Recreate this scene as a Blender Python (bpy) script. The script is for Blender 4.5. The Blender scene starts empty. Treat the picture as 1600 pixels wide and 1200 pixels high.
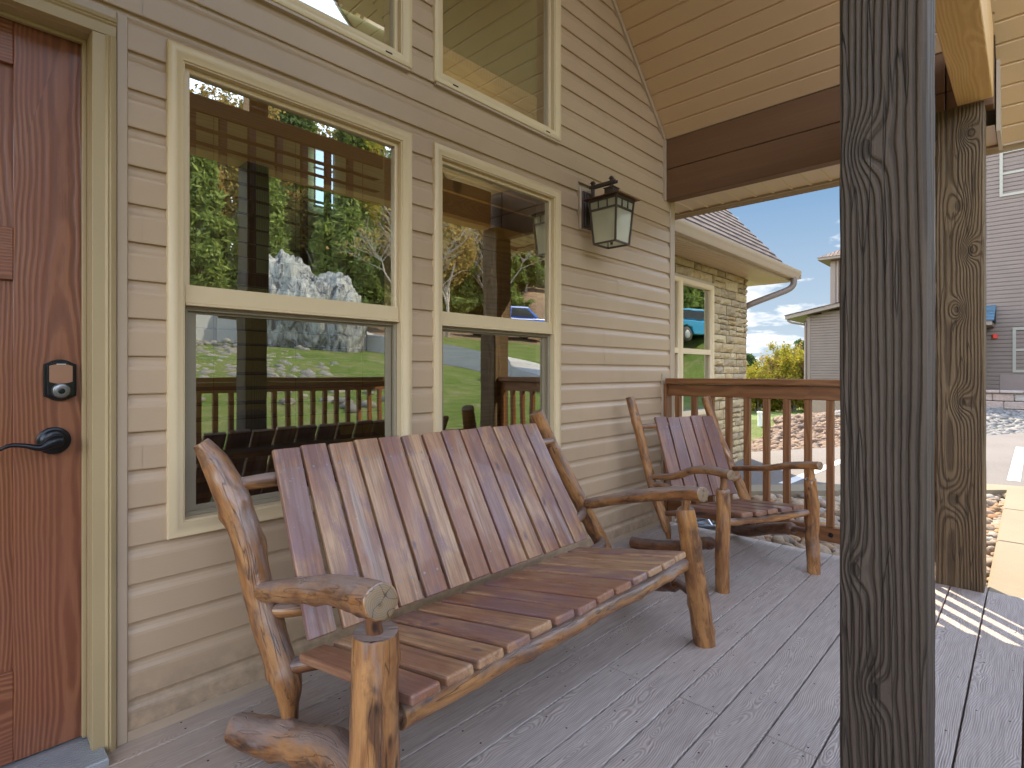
import bpy, bmesh, math, random
import numpy as np
from math import radians as R, sin, cos, pi, sqrt, atan2
from mathutils import Vector, Matrix, noise

# ------------------------------------------------------------ camera, world, sun
sc = bpy.context.scene
COL = sc.collection
cam_d = bpy.data.cameras.new("camera")
cam = bpy.data.objects.new("camera", cam_d)
COL.objects.link(cam)
cam.location = (0, -1.966, 1.1)
cam.rotation_euler = (R(90), 0, R(43.51 - 90))
cam_d.lens = 19.215
cam_d.sensor_width = 36
cam_d.shift_y = -18 / 1600
cam_d.clip_start = 0.05
cam_d.clip_end = 2000
sc.camera = cam

SUN_EL, SUN_AZ = 43.9, 47.4            # azimuth measured from +Y towards +X
sdir = Vector((sin(R(SUN_AZ)) * cos(R(SUN_EL)), cos(R(SUN_AZ)) * cos(R(SUN_EL)), sin(R(SUN_EL))))
sun_d = bpy.data.lights.new("sun", 'SUN')
sun_d.energy = 2.0
sun_d.angle = R(0.5)
sun_d.color = (1.0, 0.87, 0.68)
sun = bpy.data.objects.new("sun", sun_d)
COL.objects.link(sun)
sun.rotation_euler = (-sdir).to_track_quat('-Z', 'Y').to_euler()

world = bpy.data.worlds.new("World")
sc.world = world
world.use_nodes = True
def build_world():
    nt = world.node_tree
    nt.nodes.clear()
    N = nt.nodes.new
    out = N('ShaderNodeOutputWorld'); bg = N('ShaderNodeBackground')
    sky = N('ShaderNodeTexSky'); sky.sky_type = 'NISHITA'; sky.sun_disc = False
    sky.sun_elevation = R(SUN_EL); sky.sun_rotation = R(SUN_AZ)
    sky.air_density = 0.9; sky.dust_density = 0.15; sky.ozone_density = 1.0
    bg.inputs['Strength'].default_value = 0.15
    tc = N('ShaderNodeTexCoord')
    sep = N('ShaderNodeSeparateXYZ'); nt.links.new(tc.outputs['Generated'], sep.inputs[0])
    # project the view direction on a flat cloud layer
    mz = N('ShaderNodeMath'); mz.operation = 'ADD'; mz.inputs[1].default_value = 0.16
    nt.links.new(sep.outputs['Z'], mz.inputs[0])
    dx = N('ShaderNodeMath'); dx.operation = 'DIVIDE'; nt.links.new(sep.outputs['X'], dx.inputs[0]); nt.links.new(mz.outputs[0], dx.inputs[1])
    dy = N('ShaderNodeMath'); dy.operation = 'DIVIDE'; nt.links.new(sep.outputs['Y'], dy.inputs[0]); nt.links.new(mz.outputs[0], dy.inputs[1])
    cb = N('ShaderNodeCombineXYZ'); nt.links.new(dx.outputs[0], cb.inputs[0]); nt.links.new(dy.outputs[0], cb.inputs[1])
    nz = N('ShaderNodeTexNoise'); nz.inputs['Scale'].default_value = 2.1; nz.inputs['Detail'].default_value = 9; nz.inputs['Roughness'].default_value = 0.56
    mp = N('ShaderNodeMapping'); mp.inputs['Location'].default_value = (3.9, 2.3, 0.0)
    nt.links.new(cb.outputs[0], mp.inputs[0]); nt.links.new(mp.outputs[0], nz.inputs['Vector'])
    # clouds sit low over the horizon, the upper sky is clear
    fr = N('ShaderNodeMapRange'); fr.inputs[1].default_value = 0.10; fr.inputs[2].default_value = 0.30
    fr.inputs[3].default_value = 0.085; fr.inputs[4].default_value = -0.11; nt.links.new(sep.outputs['Z'], fr.inputs[0])
    ad = N('ShaderNodeMath'); ad.operation = 'ADD'; nt.links.new(nz.outputs[0], ad.inputs[0]); nt.links.new(fr.outputs[0], ad.inputs[1])
    cr = N('ShaderNodeValToRGB'); cr.color_ramp.elements[0].position = 0.53; cr.color_ramp.elements[1].position = 0.60
    nt.links.new(ad.outputs[0], cr.inputs[0])
    n2 = N('ShaderNodeTexNoise'); n2.inputs['Scale'].default_value = 5.0; n2.inputs['Detail'].default_value = 4
    nt.links.new(cb.outputs[0], n2.inputs['Vector'])
    cc = N('ShaderNodeValToRGB'); cc.color_ramp.elements[0].position = 0.35; cc.color_ramp.elements[1].position = 0.62
    cc.color_ramp.elements[0].color = (0.78, 0.86, 0.98, 1); cc.color_ramp.elements[1].color = (1.35, 1.35, 1.35, 1)
    nt.links.new(n2.outputs[0], cc.inputs[0])
    sk = N('ShaderNodeVectorMath'); sk.operation = 'SCALE'; nt.links.new(sky.outputs[0], sk.inputs[0]); sk.inputs['Scale'].default_value = 1.9
    tn = N('ShaderNodeVectorMath'); tn.operation = 'MULTIPLY'; tn.inputs[1].default_value = (1.36, 1.0, 0.74); nt.links.new(sk.outputs[0], tn.inputs[0])
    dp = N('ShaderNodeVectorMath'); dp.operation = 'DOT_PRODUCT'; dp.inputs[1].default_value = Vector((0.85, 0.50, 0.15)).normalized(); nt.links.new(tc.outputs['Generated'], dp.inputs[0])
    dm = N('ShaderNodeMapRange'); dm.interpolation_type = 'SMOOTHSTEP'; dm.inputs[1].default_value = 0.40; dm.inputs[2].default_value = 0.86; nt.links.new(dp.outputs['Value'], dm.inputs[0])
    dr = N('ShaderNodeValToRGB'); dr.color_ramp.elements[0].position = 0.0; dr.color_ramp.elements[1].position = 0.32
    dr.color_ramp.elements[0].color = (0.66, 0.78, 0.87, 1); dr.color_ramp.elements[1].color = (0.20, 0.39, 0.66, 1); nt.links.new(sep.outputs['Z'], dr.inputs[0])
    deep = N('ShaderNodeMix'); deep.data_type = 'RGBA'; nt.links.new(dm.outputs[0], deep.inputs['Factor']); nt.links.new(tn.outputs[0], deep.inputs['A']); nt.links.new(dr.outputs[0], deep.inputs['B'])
    mx = N('ShaderNodeMix'); mx.data_type = 'RGBA'
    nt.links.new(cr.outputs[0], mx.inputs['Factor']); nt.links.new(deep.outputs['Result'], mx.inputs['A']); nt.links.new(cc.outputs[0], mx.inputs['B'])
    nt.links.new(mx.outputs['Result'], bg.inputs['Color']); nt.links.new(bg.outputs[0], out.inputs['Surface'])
build_world()
sc.view_settings.view_transform = 'Standard'
sc.view_settings.look = 'None'
sc.view_settings.exposure = 2.75
sc.view_settings.gamma = 1.0
sc.render.engine = 'CYCLES'
sc.cycles.use_denoising = True
sc.cycles.max_bounces = 10
sc.cycles.diffuse_bounces = 5
sc.cycles.glossy_bounces = 4
sc.cycles.transmission_bounces = 6
sc.cycles.transparent_max_bounces = 12
sc.cycles.sample_clamp_indirect = 8.0
sc.cycles.caustics_reflective = False
sc.cycles.caustics_refractive = False

# ------------------------------------------------------------ helpers
rnd = random.Random(7)
def tag(o, label=None, cat=None, group=None, kind=None):
    if label: o["label"] = label
    if cat: o["category"] = cat
    if group: o["group"] = group
    if kind: o["kind"] = kind
    return o
def empty(name, loc=(0, 0, 0), rz=0.0):
    o = bpy.data.objects.new(name, None)
    o.empty_display_size = 0.1
    o.location = loc; o.rotation_euler = (0, 0, rz)
    COL.objects.link(o)
    return o
def thing(name, label, cat, group=None, loc=(0, 0, 0), rz=0.0):
    return tag(empty(name, loc, rz), label, cat, group)

class MB:
    """collects shapes; every vertex carries a local grain coordinate 'co'"""
    def __init__(self):
        self.v = []; self.f = []; self.c = []; self.m = []
    def add(self, vs, fs, cs=None, mi=0):
        b = len(self.v)
        self.v += [tuple(p) for p in vs]
        self.c += [tuple(p) for p in (cs if cs is not None else vs)]
        for k, f in enumerate(fs):
            self.f.append(tuple(b + i for i in f))
            self.m.append(mi[k] if isinstance(mi, (list, tuple)) else mi)
    def box(self, x0, x1, y0, y1, z0, z1, ax=2, mi=0, M=None, off=None):
        if x1 < x0: x0, x1 = x1, x0
        if y1 < y0: y0, y1 = y1, y0
        if z1 < z0: z0, z1 = z1, z0
        vs = [(x, y, z) for z in (z0, z1) for y in (y0, y1) for x in (x0, x1)]
        fs = [(0, 2, 3, 1), (4, 5, 7, 6), (0, 1, 5, 4), (2, 6, 7, 3), (0, 4, 6, 2), (1, 3, 7, 5)]
        if off is None: off = (rnd.uniform(-9, 9), rnd.uniform(-9, 9), rnd.uniform(-9, 9))
        cx, cy, cz = (x0 + x1) / 2, (y0 + y1) / 2, (z0 + z1) / 2
        cs = []
        for x, y, z in vs:
            x -= cx; y -= cy; z -= cz
            q = (x, y, z) if ax == 2 else ((y, z, x) if ax == 0 else (x, z, y))
            cs.append((q[0] + off[0], q[1] + off[1], q[2] + off[2]))
        if M is not None: vs = [M @ Vector(p) for p in vs]
        self.add(vs, fs, cs, mi)
    def prism(self, pts, a0, a1, axis='x', mi=0, off=None, caps=True, M=None):
        """closed 2-D outline extruded along an axis. axis x: pts are (y,z); y: (x,z); z: (x,y)"""
        n = len(pts)
        if off is None: off = (rnd.uniform(-9, 9), rnd.uniform(-9, 9), rnd.uniform(-9, 9))
        def mk(p, a): return {'x': (a, p[0], p[1]), 'y': (p[0], a, p[1]), 'z': (p[0], p[1], a)}[axis]
        vs = [mk(p, a0) for p in pts] + [mk(p, a1) for p in pts]
        cs = [(p[0] + off[0], p[1] + off[1], a0 + off[2]) for p in pts] + [(p[0] + off[0], p[1] + off[1], a1 + off[2]) for p in pts]
        area = sum(pts[i][0] * pts[(i + 1) % n][1] - pts[(i + 1) % n][0] * pts[i][1] for i in range(n))
        flip = (area < 0) != (axis == 'y')
        fs = []
        for i in range(n):
            j = (i + 1) % n
            q = (i, j, n + j, n + i)
            fs.append(tuple(reversed(q)) if flip else q)
        if caps:
            a = tuple(range(n)); b = tuple(range(n, 2 * n))
            fs += [tuple(reversed(a)) if not flip else a, b if not flip else tuple(reversed(b))]
        if M is not None: vs = [M @ Vector(p) for p in vs]
        self.add(vs, fs, cs, mi)
    def strip(self, prof, a0, a1, mi=0, axis='x', off=(0, 0, 0)):
        """open profile [(y,z)...] extruded: faces look towards -y when z rises along the list"""
        n = len(prof)
        def mk(p, a): return (a, p[0], p[1]) if axis == 'x' else (p[0], a, p[1])
        vs = [mk(p, a0) for p in prof] + [mk(p, a1) for p in prof]
        fs = [(i, n + i, n + i + 1, i + 1) for i in range(n - 1)]
        cs = [(v[0] + off[0], v[1] + off[1], v[2] + off[2]) for v in vs]
        self.add(vs, fs, cs, mi)
    def tube(self, pts, rad, seg=18, step=0.02, wob=0.0, seed=0, mi=0, cap=1, bend=0.0, knots=0, twist=0.0, flat=1.0):
        P = [Vector(p) for p in pts]
        if not hasattr(rad, '__len__'): rad = [rad] * len(P)
        # resample a Catmull-Rom path
        L = [0.0]
        for i in range(1, len(P)): L.append(L[-1] + (P[i] - P[i - 1]).length)
        n = max(2, int(L[-1] / step) + 1)
        rg = random.Random(seed * 77 + 5)
        def cat(arr, i, t):
            a = arr[max(i - 1, 0)]; b = arr[i]; c = arr[i + 1]; d = arr[min(i + 2, len(arr) - 1)]
            return 0.5 * ((2 * b) + (c - a) * t + (2 * a - 5 * b + 4 * c - d) * t * t + (3 * b - a - 3 * c + d) * t ** 3)
        C = []; RR = []
        for k in range(n):
            s = L[-1] * k / (n - 1)
            i = 0
            while i < len(P) - 2 and s > L[i + 1]: i += 1
            t = (s - L[i]) / max(1e-9, L[i + 1] - L[i])
            p = cat(P, i, t) if len(P) > 2 else P[0].lerp(P[1], t)
            if bend:
                e = sin(pi * k / (n - 1))
                p = p + Vector([noise.noise(Vector((s * 3 + seed * 9.1, j * 5.3, 0))) * bend * e for j in range(3)])
            C.append(p); RR.append(rad[i] * (1 - t) + rad[i + 1] * t)
        kn = [(rg.uniform(0.08, 0.92) * L[-1], rg.uniform(0, 2 * pi), rg.uniform(0.07, 0.20)) for _ in range(knots)]
        T0 = (C[1] - C[0]).normalized()
        U = T0.orthogonal().normalized()
        vs = []; cs = []; offz = seed * 3.7; offx = seed * 1.3
        for k in range(n):
            T = (C[min(k + 1, n - 1)] - C[max(k - 1, 0)]).normalized()
            U = (U - T * U.dot(T)).normalized(); V = T.cross(U)
            s = L[-1] * k / (n - 1)
            for j in range(seg):
                a = 2 * pi * j / seg
                r = RR[k]
                if wob:
                    r *= 1 + wob * 0.7 * noise.noise(Vector((cos(a) * 1.1 + seed * 7, sin(a) * 1.1, s * 7))) \
                           + wob * 0.45 * noise.noise(Vector((cos(a) * 3 + seed * 3, sin(a) * 3, s * 22)))
                for (ks, ka, kh) in kn:
                    da = (a - ka + pi) % (2 * pi) - pi
                    q = ((s - ks) / 0.022) ** 2 + (da * r / 0.018) ** 2
                    if q < 6: r *= 1 + kh * math.exp(-q)
                vs.append(C[k] + (U * cos(a) + V * sin(a) * flat) * r)
                cs.append((cos(a) * RR[k] + offx, sin(a) * RR[k], s + offz))
        fs = []
        for k in range(n - 1):
            for j in range(seg):
                j2 = (j + 1) % seg
                fs.append((k * seg + j, k * seg + j2, (k + 1) * seg + j2, (k + 1) * seg + j))
        mis = [mi] * len(fs)
        self.add(vs, fs, cs, mis)
        for end, k in ((0, 0), (1, n - 1)):
            T = (C[1] - C[0]).normalized() * -1 if end == 0 else (C[-1] - C[-2]).normalized()
            ring = [Vector(vs[k * seg + j]) for j in range(seg)]
            cen = sum(ring, Vector()) / seg
            r0 = RR[k]
            in1 = [cen + (p - cen) * 0.93 + T * r0 * 0.06 for p in ring]
            in2 = [cen + (p - cen) * 0.5 + T * r0 * 0.07 for p in ring]
            vv = ring + in1 + in2 + [cen + T * r0 * 0.07]
            cc = []
            for q, sc_ in ((0, 1.0), (1, 0.93), (2, 0.5)):
                cc += [(cos(2 * pi * j / seg) * sc_ * r0, sin(2 * pi * j / seg) * sc_ * r0, 0.0) for j in range(seg)]
            cc.append((0, 0, 0))
            ff = []; mm = []
            for j in range(seg):
                j2 = (j + 1) % seg
                qs = [(j, j2, seg + j2, seg + j), (seg + j, seg + j2, 2 * seg + j2, 2 * seg + j), (2 * seg + j, 2 * seg + j2, 3 * seg)]
                if end == 0: qs = [tuple(reversed(q)) for q in qs]
                ff += qs; mm += [mi, cap, cap]
            self.add(vv, ff, cc, mm)
    def ico(self, c, r, sub=1, sq=(1, 1, 1), seed=0, rough=0.2, rot=None, mi=0, freq=1.4):
        V0, F0 = ICO[sub]
        vs = []
        for p in V0:
            q = Vector(p) * (1 + rough * noise.noise(Vector(p) * freq + Vector((seed * 3.1, seed * 1.7, 0))))
            q = Vector((q.x * sq[0], q.y * sq[1], q.z * sq[2])) * r
            if rot is not None: q = rot @ q
            vs.append(q + Vector(c))
        self.add(vs, F0, None, mi)
    def build(self, name, mats, parent=None, smooth=False, bevel=0.0, bseg=1, ang=None):
        me = bpy.data.meshes.new(name)
        me.from_pydata(self.v, [], self.f)
        at = me.attributes.new("co", 'FLOAT_VECTOR', 'POINT')
        at.data.foreach_set("vector", np.array(self.c, dtype=np.float32).ravel())
        if not isinstance(mats, (list, tuple)): mats = [mats]
        for m in mats: me.materials.append(m)
        me.polygons.foreach_set("material_index", np.minimum(np.array(self.m, dtype=np.int32), len(mats) - 1))
        if bevel > 0:
            bm = bmesh.new(); bm.from_mesh(me)
            ed = [e for e in bm.edges if len(e.link_faces) == 2 and e.calc_face_angle(0) > 0.6]
            bmesh.ops.bevel(bm, geom=ed, offset=bevel, segments=bseg, affect='EDGES', profile=0.5, clamp_overlap=True)
            bm.to_mesh(me); bm.free()
        if smooth: me.polygons.foreach_set("use_smooth", np.ones(len(me.polygons), dtype=bool))
        if ang is not None:
            me.polygons.foreach_set("use_smooth", np.ones(len(me.polygons), dtype=bool))
            bm = bmesh.new(); bm.from_mesh(me)
            for e in bm.edges:
                if len(e.link_faces) == 2 and e.calc_face_angle(0) > ang: e.smooth = False
            bm.to_mesh(me); bm.free()
        me.update()
        o = bpy.data.objects.new(name, me)
        COL.objects.link(o)
        if parent is not None: o.parent = parent
        return o
def make_ico(sub):
    bm = bmesh.new(); bmesh.ops.create_icosphere(bm, subdivisions=sub, radius=1.0)
    V = [tuple(v.co) for v in bm.verts]; F = [tuple(v.index for v in f.verts) for f in bm.faces]
    bm.free(); return V, F
ICO = {i: make_ico(i) for i in (1, 2, 3, 4, 5)}
def frame_ring(mb, x0, x1, z0, z1, w, ya, yb, mi=0):
    """four mitred-looking bars round an opening; butted, never overlapping"""
    mb.box(x0, x0 + w, ya, yb, z0, z1, 2, mi); mb.box(x1 - w, x1, ya, yb, z0, z1, 2, mi)
    mb.box(x0 + w, x1 - w, ya, yb, z0, z0 + w, 0, mi); mb.box(x0 + w, x1 - w, ya, yb, z1 - w, z1, 0, mi)
def mitre(mb, x0, x1, z0, z1, prof, mi=0):
    """picture-frame moulding: prof = [(inset, y)...] swept round the rectangle with mitred corners"""
    n = len(prof)
    vs = []
    for (i, y) in prof:
        vs += [(x0 + i, y, z0 + i), (x1 - i, y, z0 + i), (x1 - i, y, z1 - i), (x0 + i, y, z1 - i)]
    fs = []
    for k in range(n - 1):
        for j in range(4):
            j2 = (j + 1) % 4
            fs.append((k * 4 + j, k * 4 + j2, (k + 1) * 4 + j2, (k + 1) * 4 + j))
    mb.add(vs, fs, [(v[0], v[1], v[2]) for v in vs], mi)

# ------------------------------------------------------------ materials
class MT:
    def __init__(self, name):
        self.m = bpy.data.materials.new(name); self.m.use_nodes = True
        self.nt = self.m.node_tree; self.nt.nodes.clear()
        self.out = self.n('ShaderNodeOutputMaterial')
        self.b = self.n('ShaderNodeBsdfPrincipled')
        self.nt.links.new(self.b.outputs[0], self.out.inputs['Surface'])
    def n(self, t): return self.nt.nodes.new(t)
    def l(self, a, b): self.nt.links.new(a, b)
    def co(self, kind='co'):
        if kind == 'co':
            a = self.n('ShaderNodeAttribute'); a.attribute_name = 'co'; return a.outputs['Vector']
        if kind == 'pos':
            return self.n('ShaderNodeNewGeometry').outputs['Position']
        return self.n('ShaderNodeTexCoord').outputs['Object']
    def map(self, v, scale=(1, 1, 1), loc=(0, 0, 0)):
        m = self.n('ShaderNodeMapping'); m.inputs['Scale'].default_value = scale; m.inputs['Location'].default_value = loc
        self.l(v, m.inputs[0]); return m.outputs[0]
    def noise(self, v, s=1.0, d=3.0, r=0.5, dist=0.0):
        n = self.n('ShaderNodeTexNoise'); n.inputs['Scale'].default_value = s; n.inputs['Detail'].default_value = d
        n.inputs['Roughness'].default_value = r; n.inputs['Distortion'].default_value = dist
        self.l(v, n.inputs['Vector']); return n.outputs[0]
    def vor(self, v, s=1.0, feat='F1', out='Distance', rnd_=1.0):
        n = self.n('ShaderNodeTexVoronoi'); n.feature = feat; n.inputs['Scale'].default_value = s
        n.inputs['Randomness'].default_value = rnd_
        self.l(v, n.inputs['Vector']); return n.outputs[out]
    def ramp(self, f, stops, interp='LINEAR'):
        r = self.n('ShaderNodeValToRGB'); cr = r.color_ramp; cr.interpolation = interp
        while len(cr.elements) > 1: cr.elements.remove(cr.elements[-1])
        for i, (p, c) in enumerate(stops):
            e = cr.elements[0] if i == 0 else cr.elements.new(p)
            e.position = p
            e.color = (c, c, c, 1) if not hasattr(c, '__len__') else (c[0], c[1], c[2], 1)
        self.l(f, r.inputs[0]); return r.outputs[0]
    def mix(self, f, a, b, mode='MIX'):
        m = self.n('ShaderNodeMix'); m.data_type = 'RGBA'; m.blend_type = mode
        for s, x in (('Factor', f), ('A', a), ('B', b)):
            if isinstance(x, (int, float)) and s == 'Factor': m.inputs[s].default_value = x
            elif isinstance(x, (tuple, list)): m.inputs[s].default_value = (x[0], x[1], x[2], 1)
            else: self.l(x, m.inputs[s])
        return m.outputs['Result']
    def math(self, op, a, b=None, c=None):
        m = self.n('ShaderNodeMath'); m.operation = op
        for i, x in enumerate((a, b, c)):
            if x is None: continue
            if isinstance(x, (int, float)): m.inputs[i].default_value = x
            else: self.l(x, m.inputs[i])
        return m.outputs[0]
    def island(self): return self.n('ShaderNodeNewGeometry').outputs['Random Per Island']
    def objrand(self): return self.n('ShaderNodeObjectInfo').outputs['Random']
    def bump(self, h, strength=0.3, dist=0.01, prev=None):
        b = self.n('ShaderNodeBump'); b.inputs['Strength'].default_value = strength; b.inputs['Distance'].default_value = dist
        self.l(h, b.inputs['Height'])
        if prev is not None: self.l(prev, b.inputs['Normal'])
        return b.outputs[0]
    def fin(self, col=None, rough=0.6, nrm=None, spec=None, metal=None, coat=None):
        for nm, x in (('Base Color', col), ('Roughness', rough), ('Normal', nrm), ('Specular IOR Level', spec), ('Metallic', metal), ('Coat Weight', coat)):
            if x is None: continue
            s = self.b.inputs[nm]
            if isinstance(x, (int, float)): s.default_value = x
            elif isinstance(x, (tuple, list)): s.default_value = (x[0], x[1], x[2], 1)
            else: self.l(x, s)
        return self.m
def plain(name, col, rough=0.5, var=0.06, sc_=6.0, bump=0.0, metal=0.0, spec=0.5, bs=200.0):
    t = MT(name); p = t.co('obj')
    n = t.noise(p, sc_, 5, 0.6)
    c = t.mix(t.ramp(n, [(0.3, 0.0), (0.7, 1.0)]), tuple(x * (1 - var) for x in col), tuple(min(1, x * (1 + var)) for x in col))
    nr = t.bump(t.noise(p, bs, 3, 0.6), bump, 0.002) if bump else None
    return t.fin(c, rough, nr, spec, metal)

def grain_wood(name, cols, rough=0.55, ringf=260.0, pith=(0.02, 0.05), wobble=0.03, knot_s=3.2, knot_on=0.16,
               bump=0.5, bdist=0.002, fine=1.0, ringmix=0.65, isl=0.25, stain=None, coat=0.0, spec=0.4, fibre=(120, 120, 3.0)):
    """plain-sawn timber: growth rings round a wandering pith, bent round knots. co = (width, thickness, length)"""
    t = MT(name); c = t.co('co')
    lo = t.map(c, (1.0, 1.0, 0.9))
    nw = t.noise(lo, 1.6, 2, 0.5)
    nw2 = t.noise(t.map(c, (3, 3, 2.0), (5, 3, 1)), 1.0, 2, 0.5)
    # knots: sparse points on a stretched grid
    kc = t.map(c, (knot_s * 2.6, knot_s * 0.6, knot_s))
    vn = t.n('ShaderNodeTexVoronoi'); vn.inputs['Scale'].default_value = 1.0; t.l(kc, vn.inputs['Vector'])
    kd = vn.outputs['Distance']
    ksel = t.n('ShaderNodeSeparateColor'); t.l(vn.outputs['Color'], ksel.inputs[0])
    kon = t.math('GREATER_THAN', ksel.outputs[0], 0.45)
    infl = t.math('MULTIPLY', t.ramp(kd, [(0.0, 1.0), (0.1, 0.75), (0.25, 0.3), (0.5, 0.0)]), kon)
    sx = t.n('ShaderNodeSeparateXYZ'); t.l(c, sx.inputs[0])
    # distance from a pith that wanders with length
    px = t.math('ADD', sx.outputs[0], t.math('MULTIPLY', t.math('SUBTRACT', nw, 0.5), wobble * 6))
    py = t.math('ADD', sx.outputs[1], t.math('MULTIPLY', t.math('SUBTRACT', nw2, 0.5), wobble * 2.5))
    px = t.math('PINGPONG', px, 0.13)
    py = t.math('PINGPONG', py, 0.11)
    rr = t.math('SQRT', t.math('ADD', t.math('MULTIPLY', px, px), t.math('MULTIPLY', py, py)))
    rr = t.math('ADD', rr, t.math('MULTIPLY', infl, 0.055))
    rr = t.math('ADD', rr, t.math('MULTIPLY', t.noise(t.map(c, (30, 30, 6)), 1.0, 3, 0.6), 0.006))
    ring = t.math('SINE', t.math('MULTIPLY', rr, ringf))
    ring = t.math('MULTIPLY_ADD', ring, 0.5, 0.5)
    ring = t.ramp(ring, [(0.0, 0.0), (0.45, 0.35), (0.85, 1.0)])
    fib = t.noise(t.map(c, fibre), fine, 4, 0.65)
    broad = t.noise(t.map(c, (9, 9, 1.6), (2, 7, 0)), 1.0, 4, 0.6)
    f = t.math('ADD', t.math('MULTIPLY', ring, ringmix), t.math('MULTIPLY', fib, 1 - ringmix))
    base = t.ramp(f, [(0.12, cols[0]), (0.5, cols[1]), (0.88, cols[2])])
    base = t.mix(t.ramp(broad, [(0.35, 0.0), (0.65, 0.75)]), base, t.mix(0.6, base, cols[3], 'MIX'))
    if isl:
        base = t.mix(isl, base, t.ramp(t.island(), [(0.0, 0.35), (1.0, 1.0)]), 'MULTIPLY')
    if stain is not None:
        sm = t.ramp(t.noise(t.map(c, (14, 14, 5), (1, 1, 4)), 1.0, 3, 0.5), [(0.6, 0.0), (0.74, 0.8)])
        base = t.mix(sm, base, stain)
    kcol = t.ramp(kd, [(0.0, 1.0), (knot_on * 0.55, 0.9), (knot_on, 0.0)])
    base = t.mix(t.math('MULTIPLY', t.math('MULTIPLY', kcol, kon), 0.85), base, tuple(x * 0.35 for x in cols[0]))
    hgt = t.math('ADD', t.math('MULTIPLY', ring, 0.7), t.math('MULTIPLY', fib, 0.5))
    hgt = t.math('SUBTRACT', hgt, t.math('MULTIPLY', t.math('MULTIPLY', kcol, kon), 0.5))
    nr = t.bump(hgt, bump, bdist)
    rg = t.ramp(broad, [(0.3, rough - 0.08), (0.7, rough + 0.12)])
    return t.fin(base, rg, nr, spec, None, coat)

def log_wood(name, a, b, dark, grey, rough=0.38):
    """peeled varnished log: long streaks, bark-coloured patches, grey highlight painted on upward faces"""
    t = MT(name); c = t.co('co')
    st = t.noise(t.map(c, (26, 26, 5.0)), 1.0, 5, 0.62, 0.6)
    pt = t.noise(t.map(c, (16, 16, 7.0), (3, 1, 2)), 1.0, 4, 0.6, 0.8)
    fi = t.noise(t.map(c, (260, 260, 22)), 1.0, 3, 0.6)
    base = t.ramp(st, [(0.28, dark), (0.44, b), (0.58, a), (0.76, tuple(min(1, x * 1.35) for x in a))])
    base = t.mix(t.ramp(pt, [(0.52, 0.0), (0.66, 0.85)]), base, dark)
    kn = t.vor(t.map(c, (22, 22, 9.0), (4, 4, 1)), 1.0)
    base = t.mix(t.ramp(kn, [(0.07, 0.9), (0.17, 0.0)]), base, tuple(x * 0.3 for x in dark))
    base = t.mix(t.ramp(fi, [(0.3, 0.0), (0.8, 0.4)]), base, tuple(x * 0.5 for x in b))
    ck = t.ramp(t.math('ABSOLUTE', t.math('ADD', t.noise(t.map(c, (34, 34, 2.6), (2, 9, 6)), 1.0, 2, 0.5, 0.3), -0.47)), [(0.0, 1.0), (0.010, 0.0)])
    base = t.mix(t.math('MULTIPLY', ck, 0.75), base, tuple(x * 0.35 for x in dark))
    g = t.n('ShaderNodeNewGeometry'); sp = t.n('ShaderNodeSeparateXYZ'); t.l(g.outputs['Normal'], sp.inputs[0])
    up = t.math('ADD', sp.outputs[2], t.math('MULTIPLY', t.math('SUBTRACT', t.noise(t.map(c, (24, 24, 6), (7, 0, 0)), 1.0, 5, 0.65), 0.5), 2.6))
    base = t.mix(t.ramp(up, [(0.15, 0.0), (0.85, 0.85)]), base, t.mix(fi, grey, tuple(x * 0.6 for x in grey)))  # pale highlight on upward faces, put into the colour as grey
    h = t.math('ADD', st, t.math('MULTIPLY', fi, 0.35)); h = t.math('ADD', h, t.math('MULTIPLY', t.ramp(kn, [(0.0, 0.0), (0.16, 0.4)]), 1.0))
    h = t.math('SUBTRACT', h, t.math('MULTIPLY', ck, 0.6))
    nr = t.bump(h, 0.7, 0.0045)
    return t.fin(base, t.ramp(pt, [(0.3, rough - 0.06), (0.7, rough + 0.2)]), nr, 0.5, None, 0.25)
def end_grain(name, a, b):
    t = MT(name); c = t.co('co')
    sx = t.n('ShaderNodeSeparateXYZ'); t.l(c, sx.inputs[0])
    r = t.math('SQRT', t.math('ADD', t.math('POWER', t.math('ADD', sx.outputs[0], -0.006), 2), t.math('POWER', sx.outputs[1], 2)))
    r = t.math('ADD', r, t.math('MULTIPLY', t.noise(c, 40, 3, 0.5), 0.006))
    ring = t.math('MULTIPLY_ADD', t.math('SINE', t.math('MULTIPLY', r, 1500)), 0.5, 0.5)
    base = t.mix(t.math('MULTIPLY', ring, 0.5), a, b)
    base = t.mix(t.ramp(t.noise(c, 60, 4, 0.6), [(0.45, 0.0), (0.7, 0.7)]), base, (0.17, 0.135, 0.115))
    base = t.mix(t.ramp(r, [(0.0, 0.8), (0.01, 0.0)]), base, tuple(x * 0.4 for x in b))
    an = t.math('ABSOLUTE', t.math('ADD', t.noise(t.map(c, (26, 26, 1)), 1.0, 1, 0.4), -0.5))
    base = t.mix(t.ramp(an, [(0.0, 0.9), (0.014, 0.0)]), base, (0.03, 0.018, 0.010))
    return t.fin(base, 0.6, t.bump(ring, 0.2, 0.001), 0.4)

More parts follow.
